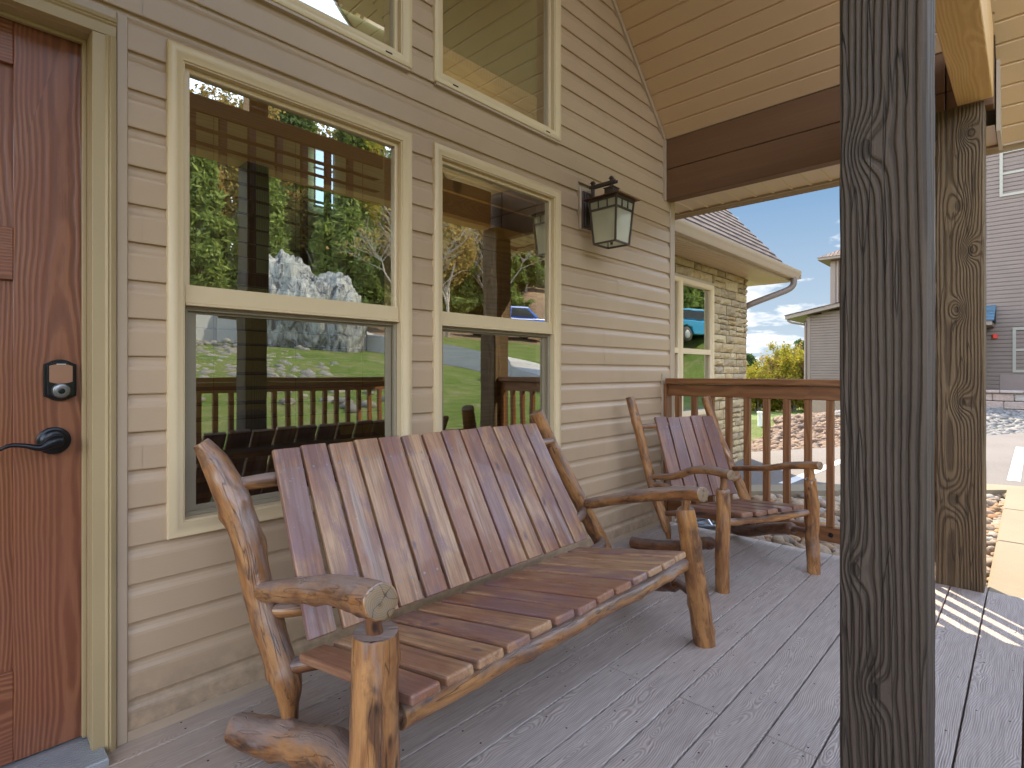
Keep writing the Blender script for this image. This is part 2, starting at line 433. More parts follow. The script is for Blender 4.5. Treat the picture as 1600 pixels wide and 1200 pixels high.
M = {}
M['log'] = log_wood("log_wood", (0.42, 0.195, 0.066), (0.27, 0.108, 0.034), (0.060, 0.023, 0.012), (0.31, 0.235, 0.21), 0.32)
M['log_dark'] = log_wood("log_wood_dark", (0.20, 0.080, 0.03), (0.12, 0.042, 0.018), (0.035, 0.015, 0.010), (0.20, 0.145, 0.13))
M['end'] = end_grain("log_end_grain", (0.25, 0.165, 0.090), (0.115, 0.062, 0.030))
def slat_wood(name, tan, red, purple, grey, rough=0.34):
    """varnished pine boards: blotches of tan, wine stain and scuffed grey, fine grain, small dark knots"""
    t = MT(name); c = t.co('co'); isl = t.island()
    off = t.n('ShaderNodeVectorMath'); off.operation = 'ADD'; t.l(c, off.inputs[0])
    p1 = t.noise(t.map(c, (8, 8, 3.2)), 1.0, 4, 0.6, 0.4); p2 = t.noise(t.map(c, (11, 11, 4.5), (5, 3, 1)), 1.0, 5, 0.62, 0.6)
    p3 = t.noise(t.map(c, (16, 16, 2.2), (1, 8, 2)), 1.0, 4, 0.6, 0.3)
    fib = t.noise(t.map(c, (190, 190, 5)), 1.0, 4, 0.68); fib2 = t.noise(t.map(c, (60, 60, 2.4), (3, 3, 3)), 1.0, 3, 0.6)
    base = t.mix(t.ramp(t.math('ADD', p1, t.math('MULTIPLY', t.math('ADD', isl, -0.5), 0.22)), [(0.34, 0.0), (0.62, 1.0)]), red, tan)
    base = t.mix(t.ramp(t.math('ADD', p2, t.math('MULTIPLY', t.math('ADD', t.math('FRACT', t.math('MULTIPLY', isl, 7.3)), -0.5), 0.18)), [(0.46, 0.0), (0.60, 0.85)]), base, purple)
    base = t.mix(t.ramp(p3, [(0.58, 0.0), (0.70, 0.7)]), base, grey)
    base = t.mix(t.ramp(fib2, [(0.36, 0.55), (0.52, 0.0)]), base, tuple(x * 0.55 for x in red))
    base = t.mix(t.ramp(fib, [(0.3, 0.5), (0.6, 0.0)]), base, tuple(x * 0.5 for x in red))
    vn = t.n('ShaderNodeTexVoronoi'); vn.inputs['Scale'].default_value = 1.0
    w = t.n('ShaderNodeVectorMath'); w.operation = 'ADD'
    nv = t.n('ShaderNodeTexNoise'); nv.inputs['Scale'].default_value = 30; t.l(c, nv.inputs['Vector'])
    sc2 = t.n('ShaderNodeVectorMath'); sc2.operation = 'SCALE'; sc2.inputs['Scale'].default_value = 0.012; t.l(nv.outputs['Color'], sc2.inputs[0])
    t.l(c, w.inputs[0]); t.l(sc2.outputs[0], w.inputs[1])
    t.l(t.map(w.outputs[0], (13, 13, 7.0), (2, 2, 2)), vn.inputs['Vector'])
    ks = t.n('ShaderNodeSeparateColor'); t.l(vn.outputs['Color'], ks.inputs[0])
    kk = t.math('MULTIPLY', t.ramp(vn.outputs['Distance'], [(0.08, 1.0), (0.17, 0.0)]), t.math('GREATER_THAN', ks.outputs[0], 0.62))
    base = t.mix(t.math('MULTIPLY', kk, 0.8), base, (0.07, 0.05, 0.075))
    scr = t.ramp(t.noise(t.map(c, (120, 120, 300), (4, 1, 1)), 1.0, 2, 0.5), [(0.70, 0.0), (0.75, 0.35)])
    base = t.mix(scr, base, (0.55, 0.48, 0.42))
    # thin varnish worn to orange on the board edges
    h = t.math('ADD', fib, t.math('MULTIPLY', fib2, 0.8)); h = t.math('SUBTRACT', h, t.math('MULTIPLY', kk, 0.4))
    rg_ = t.ramp(p3, [(0.3, rough - 0.05), (0.75, rough + 0.25)])
    return t.fin(base, rg_, t.bump(h, 0.3, 0.0014), 0.5, None, 0.2)
M['slat'] = slat_wood("bench_slat_wood", (0.45, 0.265, 0.140), (0.27, 0.115, 0.062), (0.20, 0.108, 0.115), (0.40, 0.32, 0.285))
M['slat_red'] = slat_wood("chair_slat_wood", (0.28, 0.140, 0.085), (0.20, 0.082, 0.055), (0.15, 0.085, 0.088), (0.27, 0.21, 0.20))
def post_wood(name, dark, lite, knots, x0, h, freq, rough=0.78, bump=1.0, bdist=0.006, wv=0.08):
    """rough sawn post: long grain lines flowing round a few big knots. co.x across the main face, co.z up"""
    t = MT(name); c = t.co('co')
    sx = t.n('ShaderNodeSeparateXYZ'); t.l(c, sx.inputs[0]); X, Y, Z = sx.outputs[0], sx.outputs[1], sx.outputs[2]
    n1 = t.noise(t.map(c, (5, 5, 0.8)), 1.0, 2, 0.4); n2 = t.noise(t.map(c, (12, 12, 1.6), (3, 1, 2)), 1.0, 2, 0.5)
    dx = t.math('ADD', X, -x0); dx = t.math('ADD', dx, t.math('MULTIPLY', t.math('ADD', n1, -0.5), wv))
    dy = t.math('ADD', Y, h)
    r = t.math('SQRT', t.math('ADD', t.math('MULTIPLY', dx, dx), t.math('MULTIPLY', dy, dy)))
    r = t.math('ADD', r, t.math('MULTIPLY', n2, 0.012))
    kd = None
    for (kx, kz, s, w) in knots:
        a = t.math('DIVIDE', t.math('ADD', X, -kx), w); b = t.math('DIVIDE', t.math('ADD', Z, -kz), w * 1.7)
        q = t.math('ADD', t.math('MULTIPLY', a, a), t.math('MULTIPLY', b, b))
        g = t.math('EXPONENT', t.math('MULTIPLY', q, -1.0))
        r = t.math('ADD', r, t.math('MULTIPLY', g, s))
        core = t.ramp(q, [(0.0, 1.0), (0.10, 0.8), (0.16, 0.0)])
        kd = core if kd is None else t.math('MAXIMUM', kd, core)
    jit = t.math('MULTIPLY', t.noise(t.map(c, (60, 60, 12)), 1.0, 4, 0.65), 0.0034)
    r = t.math('ADD', r, jit)
    ring = t.math('MULTIPLY_ADD', t.math('SINE', t.math('MULTIPLY', r, freq)), 0.5, 0.5)
    ring = t.ramp(ring, [(0.05, 0.0), (0.45, 0.75), (0.8, 1.0)])
    fib = t.noise(t.map(c, (190, 190, 9)), 1.0, 4, 0.7)
    saw = t.noise(t.map(c, (2, 2, 90), (0, 0, 5)), 1.0, 3, 0.6)
    broad = t.noise(t.map(c, (4, 4, 2.0), (9, 2, 1)), 1.0, 4, 0.6)
    f = t.math('ADD', t.math('MULTIPLY', ring, 0.42), t.math('MULTIPLY', fib, 0.58))
    f = t.math('ADD', f, t.math('MULTIPLY', t.math('ADD', broad, -0.5), 0.9))
    base = t.ramp(f, [(0.2, dark), (0.85, lite)])
    base = t.mix(t.math('MULTIPLY', kd, 0.6), base, tuple(x * 0.5 for x in dark))
    hh = t.math('ADD', t.math('MULTIPLY', ring, 0.8), t.math('MULTIPLY', fib, 0.45)); hh = t.math('ADD', hh, t.math('MULTIPLY', saw, 0.22))
    hh = t.math('SUBTRACT', hh, t.math('MULTIPLY', kd, 0.5))
    cr = t.ramp(t.math('ABSOLUTE', t.math('ADD', t.noise(t.map(c, (22, 22, 1.1), (1, 8, 3)), 1.0, 2, 0.5), -0.5)), [(0.0, 1.0), (0.012, 0.0)])
    base = t.mix(t.math('MULTIPLY', cr, 0.7), base, tuple(x * 0.3 for x in dark)); hh = t.math('SUBTRACT', hh, t.math('MULTIPLY', cr, 0.5))
    return t.fin(base, t.ramp(broad, [(0.3, rough - 0.12), (0.7, rough + 0.08)]), t.bump(hh, bump, bdist), 0.3)
M['post'] = post_wood("weathered_post_wood", (0.042, 0.028, 0.019), (0.092, 0.065, 0.047), [(0.03, 1.58, 0.040, 0.036), (0.048, 0.67, 0.024, 0.026), (0.013, 0.42, 0.032, 0.028), (-0.03, 2.25, 0.02, 0.03)], 0.10, 0.045, 480)
M['post_brown'] = post_wood("brown_post_wood", (0.060, 0.034, 0.016), (0.165, 0.104, 0.055), [(-0.035, 2.31, 0.05, 0.032), (-0.045, 1.72, 0.055, 0.033), (0.005, 1.42, -0.05, 0.030), (0.0, 1.95, -0.03, 0.05), (-0.01, 0.95, 0.05, 0.04), (0.02, 0.45, 0.04, 0.05)], 0.04, 0.05, 560, 0.7, 0.9, 0.005, 0.045)
M['beam'] = grain_wood("stained_beam_wood", ((0.115, 0.052, 0.022), (0.145, 0.068, 0.030), (0.175, 0.086, 0.040), (0.125, 0.060, 0.030)),
                       rough=0.62, ringf=60, wobble=0.02, knot_s=1.2, knot_on=0.05, bump=0.12, bdist=0.001, ringmix=0.12, isl=0.0, spec=0.3)
M['raw'] = grain_wood("raw_timber", ((0.50, 0.285, 0.12), (0.62, 0.37, 0.17), (0.72, 0.46, 0.23), (0.56, 0.33, 0.15)),
                       rough=0.7, ringf=700, wobble=0.008, knot_s=1.8, knot_on=0.12, bump=0.5, bdist=0.002, ringmix=0.35, isl=0.0, spec=0.3)
M['rail'] = grain_wood("stained_rail_wood", ((0.12, 0.042, 0.013), (0.185, 0.072, 0.023), (0.25, 0.105, 0.036), (0.16, 0.058, 0.024)),
                       rough=0.5, ringf=240, wobble=0.02, knot_s=1.6, knot_on=0.08, bump=0.25, bdist=0.0015, ringmix=0.4, isl=0.15, spec=0.4)
M['door'] = grain_wood("stained_door_wood", ((0.110, 0.032, 0.014), (0.205, 0.070, 0.032), (0.30, 0.118, 0.058), (0.185, 0.052, 0.026)),
                       rough=0.36, ringf=800, wobble=0.012, knot_s=0.5, knot_on=0.0, bump=0.4, bdist=0.0012, ringmix=0.42, isl=0.0, spec=0.5, coat=0.1)
M['blind'] = plain("dark_blind_wood", (0.045, 0.022, 0.010), 0.4, 0.1)
M['valance'] = plain("blind_valance_wood", (0.16, 0.085, 0.028), 0.4, 0.1)
def siding_mat():
    t = MT("vinyl_siding"); p = t.co('pos')
    n = t.noise(t.map(p, (1.2, 1.2, 2.0)), 1.0, 4, 0.55)
    f = t.noise(t.map(p, (14, 60, 260)), 1.0, 3, 0.6)
    c = t.mix(t.ramp(n, [(0.3, 0.0), (0.7, 1.0)]), (0.405, 0.283, 0.182), (0.465, 0.328, 0.213))
    c = t.mix(t.ramp(t.noise(t.map(p, (3, 3, 0.6), (4, 0, 0)), 1.0, 5, 0.6), [(0.55, 0.0), (0.8, 0.25)]), c, (0.30, 0.215, 0.15))
    sz = t.n('ShaderNodeSeparateXYZ'); t.l(p, sz.inputs[0])
    gr = t.math('MULTIPLY', t.ramp(sz.outputs[2], [(0.0, 0.75), (0.22, 0.0)]), t.ramp(t.noise(p, 22, 5, 0.7), [(0.38, 0.0), (0.62, 1.0)]))
    c = t.mix(gr, c, (0.20, 0.145, 0.10))
    return t.fin(c, 0.40, t.bump(t.math('ADD', f, t.math('MULTIPLY', n, 4.0)), 0.12, 0.003), 0.5)
M['siding'] = siding_mat()
M['trim'] = plain("cream_window_vinyl", (0.62, 0.475, 0.29), 0.38, 0.03, 3.0)
M['trim_tan'] = plain("tan_trim_vinyl", (0.41, 0.305, 0.215), 0.42, 0.04, 3.0)
M['casing'] = plain("khaki_door_casing_paint", (0.37, 0.27, 0.14), 0.45, 0.05, 3.0)
M['ceil'] = plain("vinyl_ceiling_panel", (0.57, 0.385, 0.225), 0.45, 0.04, 2.0)
M['soffit'] = plain("vinyl_soffit_panel", (0.56, 0.42, 0.28), 0.45, 0.04, 2.0)
M['dark_gap'] = plain("dark_screen_frame", (0.035, 0.036, 0.038), 0.5)
M['bronze'] = plain("oil_rubbed_bronze", (0.085, 0.065, 0.056), 0.42, 0.2, 20, 0.0, 0.55)
M['bronze_edge'] = plain("rubbed_copper_edge", (0.14, 0.060, 0.030), 0.38, 0.25, 30, 0.0, 0.6)
M['black'] = plain("black_hardware", (0.012, 0.013, 0.016), 0.28, 0.1, 20, 0.0, 0.5)
M['keypad'] = plain("keypad_face", (0.30, 0.15, 0.095), 0.22, 0.04, 5)
M['nickel'] = plain("grey_metal", (0.20, 0.20, 0.20), 0.3, 0.1, 30, 0.0, 0.8)
M['alu'] = plain("ribbed_aluminium_threshold", (0.50, 0.52, 0.55), 0.38, 0.06, 30, 0.0, 0.7)
def glass(name, refl=0.30, tint=(0.9, 0.95, 0.9), rough=0.0):
    t = MT(name); t.nt.nodes.remove(t.b)
    g = t.n('ShaderNodeBsdfGlossy'); g.inputs['Roughness'].default_value = rough; g.inputs['Color'].default_value = (0.95, 1.0, 0.93, 1)
    tr = t.n('ShaderNodeBsdfTransparent'); tr.inputs['Color'].default_value = tint + (1,)
    lw = t.n('ShaderNodeFresnel'); lw.inputs[0].default_value = 1.5
    f = t.math('ADD', t.math('MULTIPLY', lw.outputs[0], 0.9), refl)
    f = t.math('MINIMUM', f, 1.0)
    nb = t.noise(t.map(t.co('pos'), (1.0, 1.0, 1.6)), 2.6, 1, 0.4)
    bm_ = t.bump(nb, 0.03, 0.02); t.l(bm_, g.inputs['Normal'])
    mx = t.n('ShaderNodeMixShader'); t.l(f, mx.inputs[0]); t.l(tr.outputs[0], mx.inputs[1]); t.l(g.outputs[0], mx.inputs[2])
    t.l(mx.outputs[0], t.out.inputs['Surface']); return t.m
M['glass'] = glass("window_glass", 0.44)
M['far_glass'] = glass('far_window_glass', 0.10)
M['glass_screen'] = glass("window_glass_behind_screen", 0.30, (0.45, 0.46, 0.46))
def frosted():
    t = MT("seeded_lantern_glass"); t.nt.nodes.remove(t.b)
    d = t.n('ShaderNodeBsdfTranslucent'); d.inputs[0].default_value = (0.90, 0.90, 0.74, 1)
    d2 = t.n('ShaderNodeBsdfDiffuse'); d2.inputs[0].default_value = (0.72, 0.72, 0.58, 1)
    tr = t.n('ShaderNodeBsdfTransparent'); tr.inputs[0].default_value = (0.85, 0.87, 0.78, 1)
    gl = t.n('ShaderNodeBsdfGlossy'); gl.inputs['Roughness'].default_value = 0.12
    a = t.n('ShaderNodeMixShader'); a.inputs[0].default_value = 0.5; t.l(d.outputs[0], a.inputs[1]); t.l(d2.outputs[0], a.inputs[2])
    b = t.n('ShaderNodeMixShader'); b.inputs[0].default_value = 0.36; t.l(a.outputs[0], b.inputs[1]); t.l(tr.outputs[0], b.inputs[2])
    c = t.n('ShaderNodeMixShader'); c.inputs[0].default_value = 0.07; t.l(b.outputs[0], c.inputs[1]); t.l(gl.outputs[0], c.inputs[2])
    t.l(c.outputs[0], t.out.inputs['Surface']); return t.m
M['frost'] = frosted()
M['bulb'] = plain("white_bulb_glass", (0.75, 0.75, 0.68), 0.3, 0.02)
def deck_mat():
    t = MT("composite_deck_boards"); c = t.co('co')
    lo = t.map(c, (1, 1, 0.75))
    n1 = t.noise(lo, 1.5, 2, 0.5); n2 = t.noise(t.map(c, (2.2, 2.2, 2.6), (5, 2, 0)), 1.0, 3, 0.55)
    sx = t.n('ShaderNodeSeparateXYZ'); t.l(c, sx.inputs[0])
    px = t.math('PINGPONG', t.math('ADD', sx.outputs[0], t.math('MULTIPLY', n1, 0.26)), 0.09)
    py = t.math('MULTIPLY', t.math('SUBTRACT', n2, 0.5), 0.20)
    rr = t.math('SQRT', t.math('ADD', t.math('MULTIPLY', px, px), t.math('MULTIPLY', py, py)))
    rr = t.math('ADD', rr, t.math('MULTIPLY', t.noise(t.map(c, (40, 40, 9)), 1, 3, 0.6), 0.005))
    ring = t.math('MULTIPLY_ADD', t.math('SINE', t.math('MULTIPLY', rr, 1150)), 0.5, 0.5)
    ring = t.ramp(ring, [(0.2, 0.0), (0.8, 1.0)])
    fib = t.noise(t.map(c, (160, 160, 8)), 1, 4, 0.6)
    f = t.math('ADD', t.math('MULTIPLY', ring, 0.22), t.math('MULTIPLY', fib, 0.78))
    base = t.ramp(f, [(0.25, (0.24, 0.192, 0.165)), (0.5, (0.39, 0.318, 0.278)), (0.75, (0.52, 0.438, 0.388))])
    base = t.mix(0.16, base, t.ramp(t.island(), [(0.0, 0.45), (1.0, 1.0)]), 'MULTIPLY')
    p = t.co('pos')
    dirt = t.noise(t.map(p, (2.5, 2.5, 1)), 1.0, 6, 0.65)
    base = t.mix(t.ramp(dirt, [(0.45, 0.0), (0.75, 0.35)]), base, (0.42, 0.33, 0.27))
    sp = t.ramp(t.noise(p, 55, 2, 0.5), [(0.72, 0.0), (0.78, 0.3)])
    base = t.mix(sp, base, (0.50, 0.41, 0.35))
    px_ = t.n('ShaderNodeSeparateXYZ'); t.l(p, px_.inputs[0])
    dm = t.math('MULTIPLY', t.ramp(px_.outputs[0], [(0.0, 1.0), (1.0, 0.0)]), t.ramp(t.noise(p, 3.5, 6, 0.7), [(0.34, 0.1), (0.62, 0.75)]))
    base = t.mix(dm, base, (0.47, 0.325, 0.215))  # warm bounce light near the door painted in as a tan tint
    h = t.math('ADD', ring, t.math('MULTIPLY', fib, 0.8))
    return t.fin(base, t.ramp(dirt, [(0.3, 0.36), (0.7, 0.55)]), t.bump(h, 0.6, 0.0016), 0.5)
M['deck'] = deck_mat()

# ------------------------------------------------------------ more setting materials
def stone_mat(name, cols, freq=1.0):
    t = MT(name); p = t.co('pos')
    r = t.island()
    base = t.ramp(r, [(i / max(1, len(cols) - 1), c) for i, c in enumerate(cols)])
    n = t.noise(p, 18 * freq, 5, 0.65)
    base = t.mix(t.ramp(n, [(0.35, 0.55), (0.65, 0.0)]), base, t.mix(1.0, base, (0.55, 0.50, 0.46), 'MULTIPLY'))
    base = t.mix(t.ramp(t.noise(p, 60 * freq, 3, 0.6), [(0.55, 0.0), (0.8, 0.3)]), base, (0.55, 0.5, 0.42))
    return t.fin(base, 0.8, t.bump(t.noise(p, 45 * freq, 5, 0.7), 0.6, 0.008), 0.3)
M['stone'] = stone_mat("limestone_veneer", [(0.44, 0.31, 0.155), (0.50, 0.39, 0.22), (0.34, 0.26, 0.155), (0.54, 0.43, 0.25), (0.45, 0.335, 0.18), (0.38, 0.30, 0.20)])
M['mortar'] = plain("mortar", (0.15, 0.125, 0.09), 0.95, 0.2, 40, 0.4)
M['river'] = stone_mat("river_stones", [(0.30, 0.21, 0.12), (0.36, 0.28, 0.19), (0.28, 0.135, 0.055), (0.38, 0.34, 0.28), (0.22, 0.185, 0.15), (0.37, 0.21, 0.08), (0.29, 0.26, 0.23), (0.37, 0.25, 0.14)], 1.6)
M['brownrock'] = stone_mat("brown_crushed_rock", [(0.15, 0.088, 0.050), (0.19, 0.118, 0.070), (0.115, 0.068, 0.045), (0.22, 0.145, 0.09), (0.10, 0.07, 0.055)])
M['greyrock'] = stone_mat("grey_crushed_rock", [(0.19, 0.18, 0.17), (0.13, 0.125, 0.12), (0.24, 0.225, 0.20), (0.17, 0.155, 0.14), (0.10, 0.10, 0.10)])
M['blocks'] = stone_mat("retaining_blocks", [(0.30, 0.24, 0.21), (0.36, 0.27, 0.23), (0.33, 0.30, 0.28)])
def boulder_mat():
    t = MT("white_boulder_rock"); p = t.co('obj')
    v = t.noise(t.map(p, (1.8, 1.8, 0.6)), 1.8, 7, 0.72, 1.8)
    c = t.ramp(v, [(0.40, (0.07, 0.07, 0.08)), (0.48, (0.26, 0.26, 0.265)), (0.60, (0.42, 0.42, 0.41)), (0.8, (0.30, 0.25, 0.20))])
    return t.fin(c, 0.85, t.bump(v, 1.0, 0.25), 0.2)
M['boulder'] = boulder_mat()
def shingles(name, a, b, c_):
    """laminated asphalt shingles; 'co' x runs along the eave, y up the slope"""
    t = MT(name); c = t.co('co')
    br = t.n('ShaderNodeTexBrick'); t.l(c, br.inputs['Vector'])
    br.inputs['Scale'].default_value = 1.0; br.inputs['Brick Width'].default_value = 0.24; br.inputs['Row Height'].default_value = 0.14
    br.inputs['Mortar Size'].default_value = 0.004; br.inputs['Color1'].default_value = a + (1,); br.inputs['Color2'].default_value = b + (1,)
    br.inputs['Mortar'].default_value = c_ + (1,)
    sx = t.n('ShaderNodeSeparateXYZ'); t.l(c, sx.inputs[0])
    row = t.math('FLOOR', t.math('DIVIDE', sx.outputs[1], 0.14))
    saw = t.math('FRACT', t.math('DIVIDE', sx.outputs[1], 0.14))
    cell = t.math('FLOOR', t.math('ADD', t.math('DIVIDE', sx.outputs[0], 0.17), t.math('MULTIPLY', row, 0.37)))
    cb = t.n('ShaderNodeCombineXYZ'); t.l(cell, cb.inputs[0]); t.l(row, cb.inputs[1])
    wn = t.n('ShaderNodeTexWhiteNoise'); wn.noise_dimensions = '2D'; t.l(cb.outputs[0], wn.inputs['Vector'])
    tabs = t.ramp(wn.outputs['Value'], [(0.0, b), (1.0, a)])
    edge = t.ramp(t.math('SUBTRACT', t.math('MULTIPLY', wn.outputs['Value'], 0.42), saw), [(0.0, 1.0), (0.04, 0.0)])  # shadow lines under the tabs, painted as broken dark dashes
    base = t.mix(edge, c_, tabs)
    base = t.mix(0.6, base, t.ramp(t.noise(t.co('pos'), 130, 2, 0.6), [(0.3, 0.6), (0.7, 1.0)]), 'MULTIPLY')
    return t.fin(base, 0.9, t.bump(t.math('SUBTRACT', 1.0, saw), 0.8, 0.012), 0.2)
M['shingle'] = shingles("brown_asphalt_shingles", (0.195, 0.135, 0.108), (0.085, 0.060, 0.050), (0.03, 0.024, 0.023))
M['shingle_blue'] = shingles("blue_grey_asphalt_shingles", (0.10, 0.17, 0.22), (0.05, 0.09, 0.125), (0.02, 0.03, 0.04))
def far_siding(name, col, lap=0.1143):
    t = MT(name); p = t.co('pos'); sx = t.n('ShaderNodeSeparateXYZ'); t.l(p, sx.inputs[0])
    n = t.noise(p, 2.0, 4, 0.6)
    c = t.mix(t.ramp(n, [(0.3, 0.0), (0.7, 1.0)]), tuple(x * 0.93 for x in col), tuple(x * 1.06 for x in col))
    return t.fin(c, 0.5, None, 0.4)
M['far_siding'] = far_siding("mauve_tan_siding", (0.150, 0.110, 0.090))
M['far_trim'] = plain("mauve_tan_trim", (0.185, 0.138, 0.112), 0.5, 0.03)
M['far_win'] = plain("pale_window_vinyl", (0.26, 0.24, 0.20), 0.45, 0.03)
M['stucco'] = plain("tan_stucco", (0.24, 0.175, 0.13), 0.9, 0.08, 8, 0.4, bs=40)
M['far_door'] = plain("beige_panel_door_paint", (0.24, 0.195, 0.17), 0.5, 0.03)
M['red_horn'] = plain("red_alarm_plastic", (0.55, 0.03, 0.015), 0.35, 0.05)
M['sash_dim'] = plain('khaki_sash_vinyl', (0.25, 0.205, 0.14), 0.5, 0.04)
M['int_wall'] = plain("olive_interior_paint", (0.34, 0.33, 0.14), 0.8, 0.05)
M['plank'] = grain_wood("pine_plank_wall", ((0.30, 0.20, 0.06), (0.42, 0.29, 0.10), (0.50, 0.36, 0.14), (0.38, 0.26, 0.10)), rough=0.55, ringf=240,
                        wobble=0.02, knot_s=1.6, knot_on=0.08, bump=0.15, bdist=0.001, ringmix=0.4, isl=0.1)
M['int_floor'] = plain("dark_wood_floor", (0.08, 0.045, 0.025), 0.4, 0.2)
M['cabinet'] = plain("blue_grey_cabinet_paint", (0.09, 0.10, 0.13), 0.5, 0.05)
M['cushion'] = plain("grey_cushion_fabric", (0.26, 0.25, 0.23), 0.95, 0.08, 30)
def emit(name, col, s):
    t = MT(name); t.b.inputs['Emission Color'].default_value = col + (1,); t.b.inputs['Emission Strength'].default_value = s
    return t.fin(col, 0.5)
M['lamp_lit'] = emit("lit_pendant_glass", (1.0, 0.62, 0.28), 9.0)
M['daylit'] = emit("daylit_far_window", (0.45, 0.68, 1.0), 0.40)

# ------------------------------------------------------------ the cabin with its porch
cabin = thing("cabin", "tan vinyl sided cabin with a covered timber porch, brown door and cream windows", "house")
LAP = 0.1143
XL, XE = -3.4, 3.76             # near and far end of the porch wall
RX, RZ = 1.48, 5.02             # ridge of the porch roof; both slopes 45 degrees
def ceil_z(x): return RZ - abs(x - RX)
WIN = [(0.494, 1.417, 0.581, 2.134), (1.540, 2.450, 0.581, 2.134)]
UPW = [(0.494, 1.417, 2.412, 3.80), (1.540, 2.450, 2.412, 3.62)]
DOOR = (-0.72, 0.362, 0.0, 2.135)
HOLES = [(a + 0.02, b - 0.02, c + 0.02, d - 0.02) for a, b, c, d in WIN + UPW] + [(DOOR[0], DOOR[1], -0.05, DOOR[3])]
HOLES.append((2.625, 2.775, 1.985, 2.235))   # mounting block of the wall lantern
def siding_wall():
    mb = MB()
    # dutch lap: flat lower face, hollow upper part, small drip lip with a dark gap under it
    prof = [(-0.0030, 0.0), (-0.0145, 0.0), (-0.0155, 0.003), (-0.0150, 0.072), (-0.0135, 0.080), (-0.0080, 0.090), (-0.0050, 0.100), (-0.0045, LAP)]
    kmax = int(5.1 / LAP)
    JX = (3.05, -1.6, 3.42, 2.56, 0.43, 3.25, -2.2, 2.9, 1.47)
    for k in range(0, kmax):
        z0 = 0.007 + k * LAP; z1 = z0 + LAP
        half = min(RX - XL, max(0.0, RZ - z0) + 0.05)
        xa, xb = max(XL, RX - (RZ - z0) - 0.10), min(XE, RX + (RZ - z0) + 0.10)
        if z0 > 2.30: xb = min(xb, 3.69)
        if xb - xa < 0.05: break
        cuts = sorted(set([xa, xb] + [c for h in HOLES for c in (h[0], h[1]) if xa < c < xb]))
        for a, b in zip(cuts[:-1], cuts[1:]):
            m = (a + b) / 2
            sp = [(z0, z1)]
            for h in HOLES:
                if h[0] < m < h[1]:
                    ns = []
                    for lo, hi in sp:
                        if h[3] <= lo or h[2] >= hi: ns.append((lo, hi)); continue
                        if h[2] > lo: ns.append((lo, h[2]))
                        if h[3] < hi: ns.append((h[3], hi))
                    sp = ns
            for lo, hi in sp:
                if hi - lo < 0.002: continue
                pr = []
                for i in range(len(prof) - 1):
                    (ya, za), (yb, zb) = prof[i], prof[i + 1]
                    za += z0; zb += z0
                    if abs(za - zb) < 1e-9:
                        if lo <= za <= hi: pr += [(ya, za), (yb, zb)]
                        continue
                    t0 = max(0.0, (lo - za) / (zb - za)); t1 = min(1.0, (hi - za) / (zb - za))
                    if t0 >= t1: continue
                    pr += [(ya + (yb - ya) * t0, za + (zb - za) * t0), (ya + (yb - ya) * t1, za + (zb - za) * t1)]
                cl = []
                for q in pr:
                    if not cl or abs(q[0] - cl[-1][0]) + abs(q[1] - cl[-1][1]) > 1e-6: cl.append(q)
                if len(cl) > 1:
                    # split long runs with slight waviness, as vinyl has
                    jx = JX[(k * 5 + 2) % len(JX)] if k % 2 == 0 else JX[(k * 3 + 1) % len(JX)]
                    n = max(1, int((b - a) / 0.35)); xs = sorted(set([a + (b - a) * i / n for i in range(n + 1)] + ([jx] if a < jx < b else [])))
                    for x0, x1 in zip(xs[:-1], xs[1:]):
                        jo = -0.0016 if (x0 + x1) / 2 > jx else 0.0
                        def w(x): return jo + 0.0011 * noise.noise(Vector((x * 2.2, k * 3.7, 0)))
                        vs = [(x0, y + w(x0), z) for y, z in cl] + [(x1, y + w(x1), z) for y, z in cl]
                        nn = len(cl)
                        mb.add(vs, [(i, nn + i, nn + i + 1, i + 1) for i in range(nn - 1)])
    o = mb.build("siding_wall", M['siding'], cabin)
    # solid sheathing behind, holed for the openings
    mb = MB()
    HS = [(h[0] + 0.025, h[1] - 0.025, h[2] + 0.025, h[3] - 0.025) for h in HOLES[:4]] + [(DOOR[0] + 0.05, DOOR[1] - 0.05, 0, DOOR[3] - 0.05)]
    xs = sorted(set([XL, XE] + [v for h in HS for v in (h[0], h[1])]))
    for a, b in zip(xs[:-1], xs[1:]):
        m = (a + b) / 2; hs = sorted((h[2], h[3]) for h in HS if h[0] <= m <= h[1])
        z = -0.1
        for lo, hi in hs:
            if lo > z: mb.box(a, b, 0.0, 0.12, z, lo)
            z = hi
        if z < 5.0:
            if ceil_z(a) > z and ceil_z(b) > z:
                mb.prism([(a, z), (b, z), (b, ceil_z(b))] + ([(RX, RZ)] if a < RX < b else []) + [(a, ceil_z(a))], 0.0, 0.12, 'y')
    mb.build("wall_sheathing", M['trim_tan'], cabin)
siding_wall()
# trims on the wall
mb = MB()
mb.box(XE, 3.83, -0.022, 0.04, -0.02, 2.39); mb.box(3.795, 3.83, 0.04, 0.10, -0.02, 2.39)
mb.build("corner_trim", M['trim_tan'], cabin, bevel=0.003)
mb = MB()
mb.box(0.392, XE - 0.002, -0.019, -0.001, 0.000, 0.030); mb.box(0.392, XE - 0.002, -0.023, -0.019, 0.026, 0.031)
mb.box(XL, DOOR[0] - 0.03, -0.019, -0.001, 0.000, 0.030)
mb.build("starter_strip", M['trim_tan'], cabin)
mb = MB()
mb.box(0.364, 0.392, -0.022, -0.001, 0.0, 2.160, 2); mb.box(DOOR[0] - 0.03, 0.364, -0.022, -0.001, 2.132, 2.160, 0)
mb.box(DOOR[0] - 0.03, DOOR[0] - 0.002, -0.022, -0.001, 0.0, 2.132, 2)
mb.build("door_channel_trim", M['trim_tan'], cabin, bevel=0.0025)
